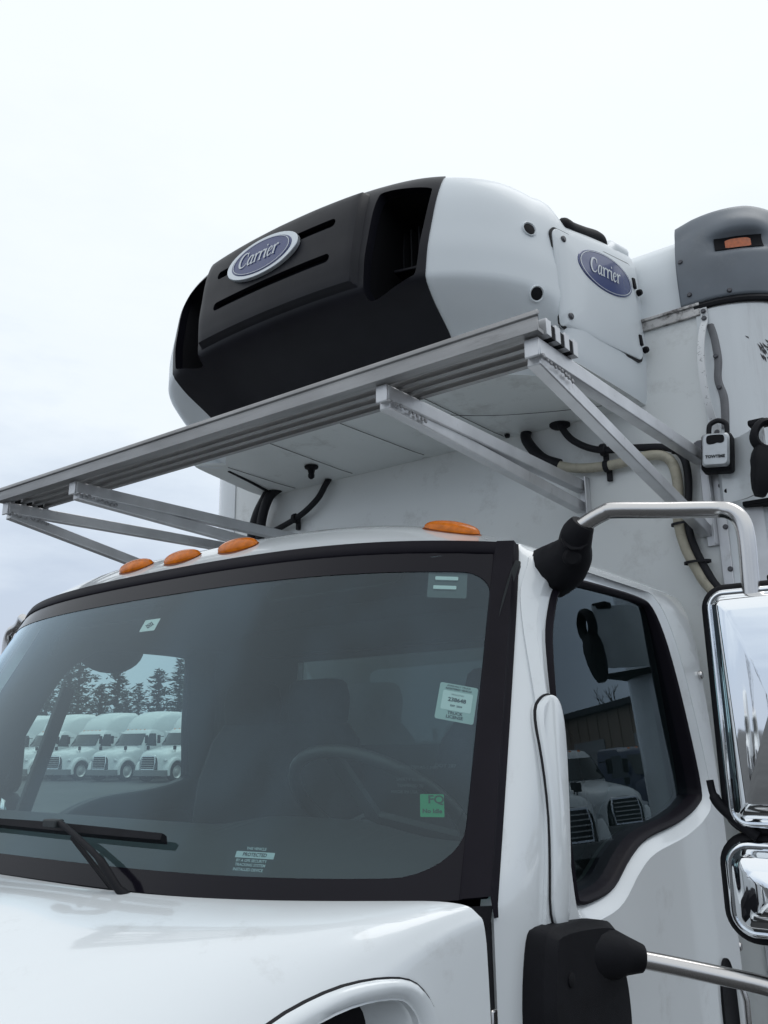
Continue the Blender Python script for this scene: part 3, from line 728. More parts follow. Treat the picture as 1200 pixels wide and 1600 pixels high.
# ---------------------------------------------------------------- hoses
def hose(name, pts, r, m, n=8): return MB().tube(catmull(pts, n), r, 12).obj(name, m, truck, smooth=60)
h1 = hose('cream_hose', [(.462, .0, 3.125), (.468, -.030, 3.07), (.53, -.040, 2.985), (.64, -.036, 2.925), (.78, -.034, 2.905), (.93, -.036, 2.910), (.992, -.036, 2.880), (1.010, -.036, 2.80), (1.000, -.036, 2.68), (1.015, -.036, 2.58), (1.055, -.036, 2.48), (1.10, -.036, 2.38), (1.11, -.036, 2.1), (1.10, -.036, 1.6)], .017, HOSE)
MB().tube(catmull([(.462, .0, 3.125), (.468, -.030, 3.07), (.53, -.040, 2.985), (.60, -.038, 2.945)], 6), .020, 12).obj('hose_sleeve', RUBBER, h1, smooth=60)
h2 = hose('black_hose', [(.605, -.02, 3.135), (.612, -.035, 3.09), (.66, -.040, 3.02), (.75, -.036, 2.968), (.88, -.034, 2.948), (.985, -.036, 2.925), (1.035, -.038, 2.885), (1.045, -.036, 2.80), (1.030, -.036, 2.66), (1.045, -.036, 2.57), (1.085, -.038, 2.47), (1.13, -.036, 2.37), (1.14, -.036, 2.1), (1.13, -.036, 1.6)], .0125, RUBBER)
MB().disc((.60, -.018, 3.105), (0, -.2, -1), .038, .014, 14).obj('hose_grommet', RUBBER, h2)
def clip(c, parent, axis='v'):
    mb = MB(); c = Vector(c)
    mb.tube([c + Vector((-.009, 0, .0)), c + Vector((.009, 0, 0))], .022, 10); mb.box((c.x - .008, c.y + .012, c.z - .05), (c.x + .008, c.y + .030, c.z + .01)); mb.obj('hose_clip', RUBBER, parent, bevel=.002)
clip((.765, -.036, 2.965), h2); clip((.772, -.034, 2.905), h1)
for p in ((1.006, 2.66), (1.035, 2.53), (1.03, 2.905)):
    z = p[1]; mb = MB(); c = Vector((p[0] + .012, -.036, z)); rg = [[c + Vector((math.cos(q) * (.040 + k), math.sin(q) * (.024 + k) * 1.0, .0)) + Vector((0, 0, dz)) for q in [2 * math.pi * i / 16 for i in range(16)]] for k, dz in ((0, -.004), (.003, -.004), (.003, .004), (0, .004), (0, -.004))]
    mb.rings(rg, True); mb.obj('cable_tie', RUBBER, h1)
h3 = hose('drain_hose', [(-.50, -.02, 3.12), (-.515, -.035, 3.08), (-.56, -.040, 3.02), (-.66, -.038, 2.965), (-.80, -.036, 2.925), (-.95, -.036, 2.895), (-1.05, -.036, 2.86)], .0135, RUBBER)
clip((-.69, -.038, 2.957), h3)
# black loom bundle at the passenger end
h4 = hose('cable_loom', [(-.845, -.03, 3.13), (-.855, -.055, 3.08), (-.90, -.065, 3.0), (-.93, -.065, 2.9), (-.95, -.06, 2.75)], .026, RUBBER)
MB().tube(catmull([(-.80, -.03, 3.12), (-.825, -.07, 3.07), (-.86, -.075, 2.98), (-.875, -.07, 2.88), (-.88, -.06, 2.75)], 6), .022, 10).obj('loom_strand', RUBBER, h4, smooth=60)
MB().tube([(-.78, -.36, 3.118), (-.80, -.2, 3.105), (-.83, -.05, 3.095)], .006, 8).obj('loom_wire', RUBBER, h4)

# ---------------------------------------------------------------- cab
WB, WT, Z0, Z1, YB, YT, CB, CT, PW, KB, KT = 1.078, .969, 1.73, 2.454, -1.695, -1.278, .269, .197, 4.4, -.009, .031
def S(u, v, d=0.):
    """windscreen surface; d is an offset along the outward normal"""
    def q(u, v):
        w_ = WB + (WT - WB) * v; c = CB + (CT - CB) * v; k = KB + (KT - KB) * v
        return np.array([u * w_, YB + (YT - YB) * v + c * abs(u) ** PW, Z0 + (Z1 - Z0) * v - k * u * u])
    p = q(u, v)
    if d:
        h = 1e-3; n_ = np.cross(q(u + h, v) - q(u - h, v), q(u, v + h) - q(u, v - h)); n_ /= np.linalg.norm(n_); p = p + n_ * d * (1 if n_[1] < 0 else -1)
    return p
Xs = smoothfn([.5, 1.2, 1.7, 2.0, 2.22, 2.33, 2.39, 2.415, 2.425], [1.085, 1.108, 1.102, 1.091, 1.075, 1.058, 1.033, 1.008, .985])
def edge(z):
    """front edge of the cab side at height z: x, y"""
    v = (z - Z0) / (Z1 - KT - Z0 + .0)
    if v < 0: p = S(1, 0); return p[0], p[1]
    p = S(1, min(1, v)); return p[0], p[1]
YC = -.17
def sidep(k, z):
    """k in 0..1 from the windscreen edge back to the rear corner, driver's side"""
    x0, y0 = edge(z); y = y0 + (YC - y0) * k; d = min(1, (y - y0) / .13); b = max(0, (y - (YC - .07)) / .07)
    x = Xs(z) - (Xs(z) - x0) * (1 - d) ** 2 - .055 * b * b
    return np.array([x, y, z])
ZROWS = [.95, 1.1, 1.25, 1.4, 1.52, 1.62, 1.70, 1.73, 1.78] + lin(1.84, 2.30, 14) + [2.33, 2.36, 2.38, 2.395, 2.405, 2.415, 2.421, 2.425]
KS = [0, .008, .016, .026, .035, .05, .07, .09, .12] + lin(.15, .92, 24) + [.94, .955, .97, .98, .99, 1.0]
cab_mb = MB()
for sx in (-1, 1): cab_mb.grid(lambda k, z: sidep(k, z) * np.array([sx, 1, 1]), KS, ZROWS)
cab_mb.grid(lambda u, z: np.array([u * sidep(1, z)[0], YC, z]), lin(-1, 1, 21), ZROWS)
zcen = smoothfn([0, .04, .10, .2, .4, .75, 1.0], [2.454, 2.492, 2.528, 2.553, 2.572, 2.585, 2.55])
def roofp(u, k):
    e_ = sidep(k, 2.425); e0 = S(1, 1); yc = YT + (YC - YT) * k
    z1 = 2.425 if k > 0 else Z1 - KT
    n_ = 2.0 + 1.6 * min(1, k * 6)
    z = zcen(k) + (z1 - zcen(k)) * abs(u) ** n_
    return np.array([u * e_[0], yc + (e_[1] - yc) * abs(u) ** PW, z])
cab_mb.grid(roofp, lin(-1, 1, 61), KS)
cab_mb.grid(lambda u, f: np.array([u * sidep(1, 2.425)[0], YC, 2.425 + (roofp(u, 1)[2] - 2.425) * f]), lin(-1, 1, 61), [0, .5, 1])
cab = cab_mb.obj('cab', WHITE, truck, smooth=50); weld(cab, .004)
WIN = [(-1.040, 2.325), (-.985, 2.352), (-.754, 2.360), (-.543, 2.358), (-.478, 2.336), (-.433, 2.235), (-.385, 2.049), (-.348, 1.866), (-.391, 1.823), (-.55, 1.792),
       (-.761, 1.774), (-.869, 1.744), (-.968, 1.698), (-1.062, 1.686), (-1.132, 1.689), (-1.150, 1.712), (-1.160, 1.822), (-1.166, 1.942), (-1.158, 2.065), (-1.124, 2.194), (-1.080, 2.278)]
WIN = catmull(WIN, 4, True)
def inside(P, x, y):
    c = False; n = len(P)
    for i in range(n):
        (x1, y1), (x2, y2) = P[i], P[(i + 1) % n]
        if (y1 > y) != (y2 > y) and x < (x2 - x1) * (y - y1) / (y2 - y1) + x1: c = not c
    return c
WINL = catmull([(-.80, 2.345), (-.74, 2.362), (-.55, 2.365), (-.36, 2.360), (-.315, 2.335), (-.300, 2.235), (-.290, 2.049), (-.275, 1.880), (-.300, 1.838), (-.46, 1.805),
       (-.68, 1.787), (-.80, 1.757), (-.89, 1.712), (-.98, 1.695), (-1.09, 1.695), (-1.122, 1.72), (-1.128, 1.82), (-1.105, 1.93), (-1.055, 2.035), (-.985, 2.16), (-.90, 2.275)], 4, True)   # passenger pane
WO = {True: offset_poly(WIN, .022), False: offset_poly(WINL, .022)}
bm = bmesh.new(); bm.from_mesh(cab.data); dead = []
for f in bm.faces:
    c = f.calc_center_median()
    WOUT = WO[c.x > 0]
    if abs(c.x) > .97 and c.z < 2.40 and any(inside(WOUT, v.co.y, v.co.z) for v in f.verts): dead.append(f)
    elif c.y > YC - .01 and abs(c.x) < .55 and 1.99 < c.z < 2.30: dead.append(f)
bmesh.ops.delete(bm, geom=dead, context='FACES'); bm.to_mesh(cab.data); bm.free()
cab.data.materials.append(TRIMIN)
sm_ = cab.modifiers.new('solid', 'SOLIDIFY'); sm_.thickness = .035; sm_.offset = -1; sm_.material_offset = 1; bake(cab, 40)
MB().add([(a, -.178, b + 2.15) for a, b in rrect(1.16, .37, .06)], [tuple(range(28))]).obj('rear_window', GLASSR, cab)

# windscreen: pane, black border, rubber seal
mb = MB(); mb.grid(lambda u, v: S(u, v), lin(-1, 1, 81), lin(0, 1, 31)); ws = mb.obj('windscreen', GLASS, truck, smooth=80)
def uvring(s):
    """outline in (u, v) between the pane's rim (s=0) and the clear area (s=1)"""
    n = 34; P = []
    u0, u1, v0, v1, r = -.962, .962, .050, .890, .07
    inner = []
    for cx, cy, a0 in ((u1 - r * .8, v1 - r, 0), (u0 + r * .8, v1 - r, 90), (u0 + r * .8 * 1.6, v0 + r * 1.6, 180), (u1 - r * .8 * 1.6, v0 + r * 1.6, 270)):
        rr = r * (1.6 if a0 >= 180 else 1)
        seg = [(cx + rr * .8 * math.cos(R_(a0 + 90 * i / 8)), cy + rr * math.sin(R_(a0 + 90 * i / 8))) for i in range(9)]
        inner += seg
    full = []
    for i in range(len(inner)):
        a, b = inner[i], inner[(i + 1) % len(inner)]; m_ = 40 if i % 9 == 8 else 1
        full += [(a[0] + (b[0] - a[0]) * j / m_, a[1] + (b[1] - a[1]) * j / m_) for j in range(m_)]
    for a, b in full:
        ca, cb = 0., .5; dx, dy = a - ca, b - cb; k = min(1 / abs(dx) if dx else 9, .5 / abs(dy) if dy else 9)
        ou, ov = ca + dx * k, cb + dy * k
        P.append((ou + (a - ou) * s, ov + (b - ov) * s))
    return P
mb = MB(); mb.rings([[S(u, v, .0015) for u, v in uvring(s)] for s in (0, .2, .4, .6, .8, 1.0)], True); mb.obj('windscreen_border', FRIT, ws, smooth=80)
rim = [S(u, 1.004, .002) for u in lin(-1, 1, 61)]
mb = MB(); mb.rings([[S(u, .958, .002), S(u, .960, .005), S(u, .98, .007), S(u, .999, .006), S(u, 1.004, -.004)] for u in lin(-1, 1, 61)], False); mb.obj('windscreen_top_seal', SEALM, ws, smooth=60)
for sx in (-1, 1):
    mb = MB(); rows = []
    for z in lin(1.71, 2.422, 36):
        x0, y0 = edge(z); v = max(0, min(1, (z - Z0) / (Z1 - KT - Z0)))
        p = S(.962, v, .002); p1 = S(.966, v, .009); p2 = S(.995, v, .014); q = sidep(.0, z) + np.array([.004, -.005, 0]); q2 = sidep(.006, z) + np.array([.004, -.003, 0]); q3 = sidep(.009, z) + np.array([-.006, 0, 0])
        rows.append([np.array([sx, 1, 1]) * a for a in (p, p1, p2, q, q2, q3)])
    mb.rings(rows, False); mb.obj('windscreen_side_seal', SEALM, ws, smooth=60)

# roof marker lamps
def roof_at(x, y):
    best = None
    for k in lin(0, .5, 80):
        p = None
        e_ = sidep(k, 2.425); u = x / e_[0]
        if abs(u) > 1: continue
        p = roofp(u, k)
        if best is None or abs(p[1] - y) < best[0]: best = (abs(p[1] - y), u, k)
    _, u, k = best; p = roofp(u, k); a = roofp(u + .01, k) - roofp(u - .01, k); b = roofp(u, k + .004) - roofp(u, max(0, k - .004)); n_ = np.cross(a, b); n_ /= np.linalg.norm(n_); n_ *= np.sign(n_[2])
    a /= np.linalg.norm(a); return Vector(p), Vector(a), Vector(n_)
lamp_lab = ['amber marker lamp, first from the driver side', 'amber marker lamp, second from the driver side', 'amber marker lamp in the middle of the roof', 'amber marker lamp, fourth from the driver side', 'amber marker lamp at the passenger end of the roof']
for (x, y), lb in zip(((.79, -1.065), (.215, -1.225), (0, -1.228), (-.215, -1.225), (-.79, -1.065)), lamp_lab):
    p, a, n_ = roof_at(x, y); b = n_.cross(a).normalized()
    def dome(la, lb_, h, base):
        rings = []
        for f in lin(0, 1, 8):
            r = math.cos(f * math.pi / 2) ; zz = h * math.sin(f * math.pi / 2) ** .9
            rings.append([p + a * math.cos(q) * la * max(r, .02) + b * math.sin(q) * lb_ * max(r, .02) + n_ * (zz + base) for q in [2 * math.pi * k / 28 for k in range(28)]])
        return MB().rings(rings, True, True, True)
    l = dome(.070, .034, .022, .002).obj('marker_lamp', AMBER, truck, smooth=60); l['label'] = lb
    dome(.074, .038, .006, -.002).obj('lamp_base', mat('lamp_base_dark', (.24, .06, .01), .5), l, smooth=60)

# doors with window surround, seal and pane
def doorX(z): return Xs(z) + .007
for sx in (-1, 1):
    sv = np.array([sx, 1, 1])
    yf = smoothfn([.95, 1.6, 1.75, 2.1, 2.3, 2.392], [-1.34, -1.32, -1.285, -1.205, -1.135, -1.075])
    mb = MB()
    def dp(k, z):
        y = yf(z) + (-.240 - yf(z)) * k; x = doorX(z)
        if z < 1.66: x += .010 * min(1, (1.66 - z) / .05) * min(1, max(0, (z - 1.30) / .05)) * 0
        d = max(0, 1 - (y - edge(z)[1]) / .13); return np.array([sx * (x - (Xs(z) - edge(z)[0]) * d * d), y, z])
    zr = [.96] + lin(1.05, 2.25, 30) + lin(2.28, 2.392, 8)
    mb.grid(dp, lin(0, 1, 36), zr); door = mb.obj('door', WHITE, truck, smooth=40); solidify(door, .02, -1)
    WN = WIN if sx > 0 else WINL
    big = offset_poly(WN, .030)
    big = [(a, min(b, 2.378)) for a, b in big]
    cut(door, [MB().prism(big, lambda a, b, d, sx=sx: (sx * d, a, b), .9, 1.3)], 40)
    def ring(off, dx, fixed=None):
        P = offset_poly(WN, off) if off else WN
        P = [(a, min(b, 2.379)) for a, b in P]
        return [sv * np.array([(fixed if fixed else Xs(b) + dx - (Xs(b) - edge(b)[0]) * max(0, 1 - (a - edge(b)[1]) / .13) ** 2), a, b]) for a, b in P]
    MB().rings([ring(.0305, .0065), ring(.022, .002), ring(.010, -.008), ring(.0, -.012), ring(-.004, -.03)], True).obj('window_surround', WHITE, door, smooth=60)
    MB().rings([ring(.002, -.014), ring(-.001, -.006), ring(-.007, -.004), ring(-.013, -.008), ring(-.017, -.014), ring(-.018, 0, 1.030)], True).obj('window_seal', SEALM, door, smooth=50)
    MB().rings([ring(-.019, 0, 1.032), ring(-.01, 0, 1.015), ring(.05, 0, .992), ring(.09, 0, .985)], True).obj('window_trim', DASH, door, smooth=50)
    gp = offset_poly(WN, -.014); mb = MB(); mb.add([sv * np.array([1.066 - .05 * (b - 1.7), a, b]) for a, b in gp], [tuple(range(len(gp)))]); mb.obj('window_pane', GLASSD, door, smooth=0)
    # deflector strip ahead of the window
    out = chaikin([(-1.195, 2.082), (-1.228, 2.05), (-1.246, 1.95), (-1.268, 1.80), (-1.292, 1.675), (-1.225, 1.664), (-1.198, 1.80), (-1.178, 1.94), (-1.165, 2.05), (-1.172, 2.080)], 2)
    def df(a, b, d): return sv * np.array([doorX(b) - (Xs(b) - edge(b)[0]) * max(0, 1 - (a - edge(b)[1]) / .13) ** 2 + d, a, b])
    mb = MB(); mb.rings([[df(a, b, -.01) for a, b in out], [df(a, b, .009) for a, b in out], [df(a, b, .012) for a, b in offset_poly(out, -.006)]], True, True, True); mb.obj('air_deflector', WHITE, door, smooth=40)
    MB().rings([[df(a, b, .001) for a, b in offset_poly(out, .0035)], [df(a, b, .0035) for a, b in offset_poly(out, .0035)], [df(a, b, .0035) for a, b in offset_poly(out, -.002)]], True, False, False).obj('deflector_gasket', RUBBER, door)
    # handle in an oval dark recess
    hc_ = chaikin([(-.175 - .03, 1.44), (-.175 + .005, 1.44), (-.175 + .03, 1.40), (-.175 + .035, 1.30), (-.175 + .03, 1.20), (-.175, 1.16), (-.175 - .04, 1.16), (-.175 - .055, 1.25), (-.175 - .055, 1.38)], 2)
    hc_ = [(a * 1.25 - .145, b + .02) for a, b in hc_]
    MB().rings([[sv * np.array([doorX(b) - .006, a, b]) for a, b in hc_], [sv * np.array([doorX(b) + .006, a, b]) for a, b in hc_], [sv * np.array([doorX(b) + .002, a, b]) for a, b in offset_poly(hc_, -.008)]], True, False, True).obj('door_handle', BLACKP, door, smooth=40)
    MB().tube([sv * np.array([doorX(1.38) + .010, -.30, 1.39]), sv * np.array([doorX(1.3) + .020, -.30, 1.35]), sv * np.array([doorX(1.3) + .020, -.305, 1.22]), sv * np.array([doorX(1.3) + .008, -.305, 1.18])], .008, 8).obj('handle_pull', STEEL, door, smooth=60)
    rv = MB()
    rv.disc(sv * np.array([doorX(2.16), -.262, 2.165]), (sx, 0, 0), .012, .010, 12); rv.disc(sv * np.array([Xs(1.44) - .008, -.205, 1.455]), (sx, 0, 0), .012, .010, 12)
    rv.obj('rivets', STEEL, cab)

    # mirrors: mount, arm, chrome head, convex head
    T = lambda p: sv * np.array(p) + np.array([0, .09 if sx < 0 else 0, 0])
    mb = MB(); mrings = []
    mp_ = catmull([(1.020, -1.015, 2.362), (1.066, -1.040, 2.372), (1.100, -1.066, 2.392), (1.122, -1.090, 2.420), (1.142, -1.098, 2.440)], 5); rs = np.interp(np.linspace(0, 1, len(mp_)), [0, .2, .45, .6, .8, 1], [.062, .058, .046, .036, .034, .026])
    mb.tube([T(p) for p in mp_], list(rs), 14); mm_ = mb.obj('upper_mirror_mount', BLACKP, truck, smooth=50)
    MB().disc(T((1.108, -1.092, 2.372)), (sx * .5, -.8, -.2), .020, .012, 14).obj('mount_plug', DARKIN, mm_)
    MB().tube([T((1.10, -1.062, 2.405)), T((1.125, -1.105, 2.412))], .030, 10).obj('mount_knuckle', BLACKP, mm_, smooth=50)
    arm = catmull([(1.136, -1.096, 2.434), (1.165, -1.092, 2.449), (1.188, -1.088, 2.458), (1.206, -1.082, 2.461), (1.30, -1.035, 2.455), (1.385, -1.0, 2.449), (1.418, -1.0, 2.440), (1.437, -1.0, 2.418), (1.443, -1.0, 2.38), (1.441, -1.0, 2.30), (1.440, -1.0, 2.24)], 6)
    MB().tube([T(p) for p in arm], .0175, 18).obj('upper_mirror_arm', STEEL, mm_, smooth=60)
    def head(name, c, w_, h_, r, depth, lean):
        c = np.array(c); cr_, sr_ = math.cos(lean), math.sin(lean)
        def M(a, b, d): return T((c[0] + a * cr_ + d * sr_, c[1] + d * -cr_ * -1 * -1 + a * sr_, c[2] + b))
        def rg(ins, d): return [M(a, b, d) for a, b in rrect(w_ - 2 * ins, h_ - 2 * ins, max(.006, r - ins), 8)]
        hd = MB().rings([rg(.0, .004), rg(-.001, .012), rg(.004, .020), rg(.007, .0205), rg(.008, .018), rg(.012, .020), rg(.020, depth * .72), rg(.030, depth * .90), rg(.046, depth)] + [[M(a * f, b * f, depth + .011 * (1 - f ** 2.2)) for a, b in rrect(w_ - .092, h_ - .092, max(.012, r - .03), 8)] for f in (.985, .93, .84, .7, .5, .3, .1, .02)], True, False, True).obj(name, CHROME, truck, smooth=75)
        MB().rings([rg(.004, -.055), rg(-.010, -.045), rg(-.014, -.015), rg(-.012, .002), rg(-.004, .008), rg(.004, .008)], True, True, False).obj('mirror_rim', BLACKP, hd, smooth=50)
        MB().rings([rg(.016, -.046), rg(.016, -.047)], True, False, True).obj('mirror_glass', mat('mirror_glass', (.8, .8, .8), .01, metal=1), hd)
        return hd
    hm = head('mirror_head', (1.462, -.985, 2.056), .222, .452, .036, .062, .06)
    hl = head('convex_mirror_head', (1.438, -.985, 1.724), .205, .168, .045, .060, .06)
    MB().tube([T(p) for p in catmull([(1.322, -1.0, 1.916), (1.326, -1.0, 1.890), (1.338, -1.0, 1.868), (1.37, -1.0, 1.838), (1.40, -1.0, 1.815)], 5)], [.007] * 6 + [.010] * 15, 10).obj('mirror_bracket', BLACKP, hm, smooth=60)
    MB().box(tuple(sorted((sx * 1.39, sx * 1.42)))[0:1] + (-.99 + (.09 if sx < 0 else 0), 1.79), tuple(sorted((sx * 1.39, sx * 1.42)))[1:2] + (-.96, 1.84)).obj('mirror_link', BLACKP, hm, bevel=.004)
    # lower mount and arm
    out = chaikin([(-1.36, 1.665), (-1.335, 1.688), (-1.12, 1.668), (-1.075, 1.648), (-1.075, 1.60), (-1.05, 1.565), (-1.04, 1.50), (-1.045, 1.455), (-1.06, 1.43), (-1.33, 1.41), (-1.37, 1.44), (-1.378, 1.55)], 2)
    lm = MB(); lm.rings([[T((Xs(b) - .01, a, b)) for a, b in out], [T((1.135, a, b)) for a, b in out], [T((1.150, a * .97 - .035, b)) for a, b in offset_poly(out, -.012)]], True, True, True)
    lmm = lm.obj('lower_mirror_mount', BLACKP, truck, smooth=40)
    MB().tube([T((1.085, -1.215, 1.622)), T((1.118, -1.15, 1.612)), T((1.145, -1.105, 1.604)), T((1.160, -1.085, 1.600)), T((1.182, -1.064, 1.594))], [.056, .050, .043, .034, .025], 16).obj('mount_socket', BLACKP, lmm, smooth=50)
    for (a, b) in ((-1.30, 1.60), (-1.26, 1.50)): MB().disc(T((1.150, a, b)), (sx, 0, 0), .012, .004, 12).obj('mount_hole_shade', DARKIN, lmm)  # dark disc paints the shade of a hole; nothing is cut
    MB().tube([T(p) for p in catmull([(1.16, -1.078, 1.597), (1.24, -1.038, 1.583), (1.36, -1.0, 1.565), (1.42, -.992, 1.558), (1.455, -.985, 1.568), (1.465, -.985, 1.60), (1.465, -.985, 1.66)], 6)], .0165, 18).obj('lower_mirror_arm', STEEL, lmm, smooth=60)

# look-down mirror outside the passenger window top
mb = MB(); c = Vector((-1.115, -.62, 2.378)); rings = []
for f in lin(0, 1, 8):
    r = math.cos(f * math.pi / 2 * .98); rings.append([c + Vector((-.05 + .05 * math.cos(q) * r, .165 * math.sin(q) * r, -.105 * math.sin(f * math.pi / 2))) for q in [2 * math.pi * k / 24 for k in range(24)]])
mb.rings(rings, True, True, True); mb.obj('look_down_mirror', BLACKP, truck, smooth=60)
MB().bar((-1.045, -.875, 2.20), (-1.055, -1.02, 1.74), .05, .024, (1, 0, 0)).obj('window_divider', DASH, truck, bevel=.004)
MB().tube([(-1.26, -1.05, 2.0), (-1.25, -.80, 2.215)], .003, 6).obj('antenna', RUBBER, truck)

# cowl and dark gap behind the hood
mb = MB(); mb.rings([[S(u, -.015, .003), S(u, -.05, -.005), np.array([u * 1.06, S(u, 0)[1] - .03, 1.665]), np.array([u * 1.06, S(u, 0)[1] + .02, 1.55])] for u in lin(-1, 1, 41)], False); mb.obj('cowl', BLACKP, truck, smooth=40)
mb = MB()
for sx in (-1, 1): mb.box(tuple(sorted((sx * 1.03, sx * 1.075)))[0:1] + (-1.46, .98), tuple(sorted((sx * 1.03, sx * 1.075)))[1:2] + (-1.40, 1.71))
for sx in (-1, 1):
    a, b = sorted((sx * 1.02, sx * 1.072)); MB().box((a, -1.462, .98), (b, -1.395, 1.705)).obj('gap_shade_block', RUBBER, cab, bevel=.004)  # black block gives the gap behind the hood its shade by colour
    a, b = sorted((sx * 1.07, sx * 1.082)); MB().box((a, -1.448, 1.46), (b, -1.43, 1.575)).obj('hinge', STEEL, cab, bevel=.003)
MB().box((-1.02, -1.62, .9), (1.02, -1.50, 1.56)).obj('firewall', DARKIN, cab)

# hood
hsec = catmull([(0, 0), (.30, -.004), (.55, -.018), (.74, -.045), (.87, -.090), (.95, -.165), (.985, -.26), (1.0, -.38), (1.0, -.62)], 6)
hsec = np.array(hsec)
hsec0 = np.array(catmull([(0, 0), (.35, -.001), (.70, -.003), (.90, -.007), (.968, -.014), (.992, -.034), (1.0, -.085), (1.003, -.33), (1.0, -.62)], 6))
fW = smoothfn([-3.0, -2.9, -2.7, -2.3, -1.9, -1.45], [.66, .72, .79, .88, .985, 1.092])
fT = smoothfn([-3.0, -2.94, -2.8, -2.5, -2.0, -1.68, -1.45], [1.30, 1.40, 1.47, 1.55, 1.676, 1.742, 1.756])
def hoodp(a, b):
    """a -1..1 across, b 0 rear .. 1 nose"""
    k = abs(a) * (len(hsec) - 1); i = min(int(k), len(hsec) - 2); f = k - i; w1 = min(1, b / .34); w1 = w1 * w1 * (3 - 2 * w1); HS = hsec0 * (1 - w1) + hsec * w1; sx_, sz_ = HS[i] * (1 - f) + HS[i + 1] * f
    yr = YB - .030 + (CB - .012) * min(1, sx_) ** PW
    y = yr + (-3.0 - yr) * b
    bow = .0
    x = math.copysign(sx_ * fW(y), a); z = fT(y) + sz_ * (.9 + .1 * b) + bow
    # raised centre of the hood with soft creases
    z += .018 * math.exp(-(x / .34) ** 4) * min(1, b * 6) * (1 if sz_ > -.05 else 0) * math.exp(sz_ * 40)
    return np.array([x, y, z])
mb = MB(); mb.grid(hoodp, lin(-1, 1, 121), [0, .006, .015, .03] + lin(.05, 1, 50)); hood = mb.obj('hood', WHITE, truck, smooth=60); weld(hood); solidify(hood, .012, -1)
VENT = [(-2.12, 1.36), (-1.99, 1.49), (-1.86, 1.598), (-1.75, 1.645), (-1.66, 1.652), (-1.61, 1.63), (-1.585, 1.565), (-1.585, 1.40), (-1.66, 1.26), (-2.08, 1.26)]
VENT = catmull(VENT, 4, True)
cut(hood, [MB().prism(offset_poly(VENT, -.022), lambda a, b, d, sx=sx: (sx * d, a, b), .45, 1.4) for sx in (-1, 1)], 50)
HG = np.array([hoodp(a_, b_) for a_ in lin(.45, 1, 90) for b_ in lin(0, .75, 110)])
def hood_x(y, z):
    d_ = (HG[:, 1] - y) ** 2 + (HG[:, 2] - z) ** 2; i = np.argsort(d_)[:6]; w_ = 1 / (d_[i] + 1e-6); return float((HG[i, 0] * w_).sum() / w_.sum())
for sx in (-1, 1):
    sv = np.array([sx, 1, 1])
    def vr(off, d): return [sv * np.array([hood_x(a, b) + d, a, b]) for a, b in offset_poly(VENT, off)]
    v = MB().rings([vr(.006, -.006), vr(.006, .006), vr(.002, .012), vr(-.006, .012), vr(-.018, .004), vr(-.024, -.02), vr(-.034, -.10)], True).obj('vent_lip', WHITE, hood, smooth=60)
    MB().rings([vr(.0085, -.004), vr(.0085, .0035), vr(.003, .004)], True).obj('vent_gasket', RUBBER, hood, smooth=60)
    MB().rings([vr(-.030, -.09), vr(-.10, -.16)], True, False, True).obj('vent_duct', DARKIN, hood, smooth=60)
# front end below the hood line
GRC = mat('grille_chrome', (.7, .7, .72), .12, metal=1)
mb = MB(); mb.prism(rrect(1.15, .62, .1), lambda a, b, d: (a, d, b + 1.02), -3.06, -2.9); grl = mb.obj('radiator_grille', GRC, truck, bevel=.01)
for i in range(7): MB().box((-.50, -3.085, .78 + i * .075), (.50, -3.055, .82 + i * .075)).obj('grille_bar', DARK, grl, bevel=.006)
for sx in (-1, 1):
    mb = MB(); rings = []
    for y, x1, zt in ((-3.0, .86, 1.05), (-2.9, 1.0, 1.16), (-2.6, 1.14, 1.22), (-2.2, 1.16, 1.22), (-1.8, 1.14, 1.12), (-1.62, 1.12, 1.0)):
        P = [(.60, .55), (.60, zt), (x1 - .10, zt), (x1 - .03, zt - .04), (x1, zt - .12), (x1, .62)]
        rings.append([(sx * a, y, b) for a, b in P])
    mb.rings(rings, False); f = mb.obj('fender', WHITE, truck, smooth=40); solidify(f, .02, -1)
    cut(f, [MB().prism([(-2.22 + .58 * math.cos(R_(a)), .52 + .58 * math.sin(R_(a))) for a in range(0, 360, 15)], lambda a, b, d, sx=sx: (sx * d, a, b), .4, 1.4)])
    MB().prism(rrect(.30, .20, .06), lambda a, b, d: (sx * .79 + a, d, b + 1.0), -3.05, -2.9).obj('headlight', mat('headlight_glass', (.6, .62, .65), .08, coat=1), truck, bevel=.008)
def wheel(name, c, r, w_, parent, axis=1):
    c = Vector(c); rings = []
    for d, rr in ((-w_ / 2, r * .62), (-w_ / 2, r * .90), (-w_ * .42, r * .98), (-w_ * .3, r), (w_ * .3, r), (w_ * .42, r * .98), (w_ / 2, r * .90), (w_ / 2, r * .62)):
        rings.append([c + Vector((d, math.cos(q) * rr, math.sin(q) * rr)) for q in [2 * math.pi * k / 28 for k in range(28)]])
    t = MB().rings(rings, True).obj(name, TYRE, parent, smooth=40); rings = []
    for d, rr in ((-w_ * .5, .63), (-w_ * .44, .60), (-w_ * .30, .50), (-w_ * .34, .22), (-w_ * .52, .20), (-w_ * .54, .05)):
        rings.append([c + Vector((d * axis, math.cos(q) * rr * r, math.sin(q) * rr * r)) for q in [2 * math.pi * k / 20 for k in range(20)]])
    MB().rings(rings, True, False, True).obj('rim', mat('steel_rim', (.62, .62, .62), .4, metal=.4), t, smooth=40)
    return t
for sx in (-1, 1):
    wheel('wheel', (sx * .98, -2.22, .52), .52, .28, truck, -sx); wheel('wheel', (sx * 1.06, 4.6, .52), .52, .28, truck, -sx)
MB().box((-.45, -2.85, .55), (.45, 7.0, .85)).obj('chassis', DARK, truck, bevel=.02)
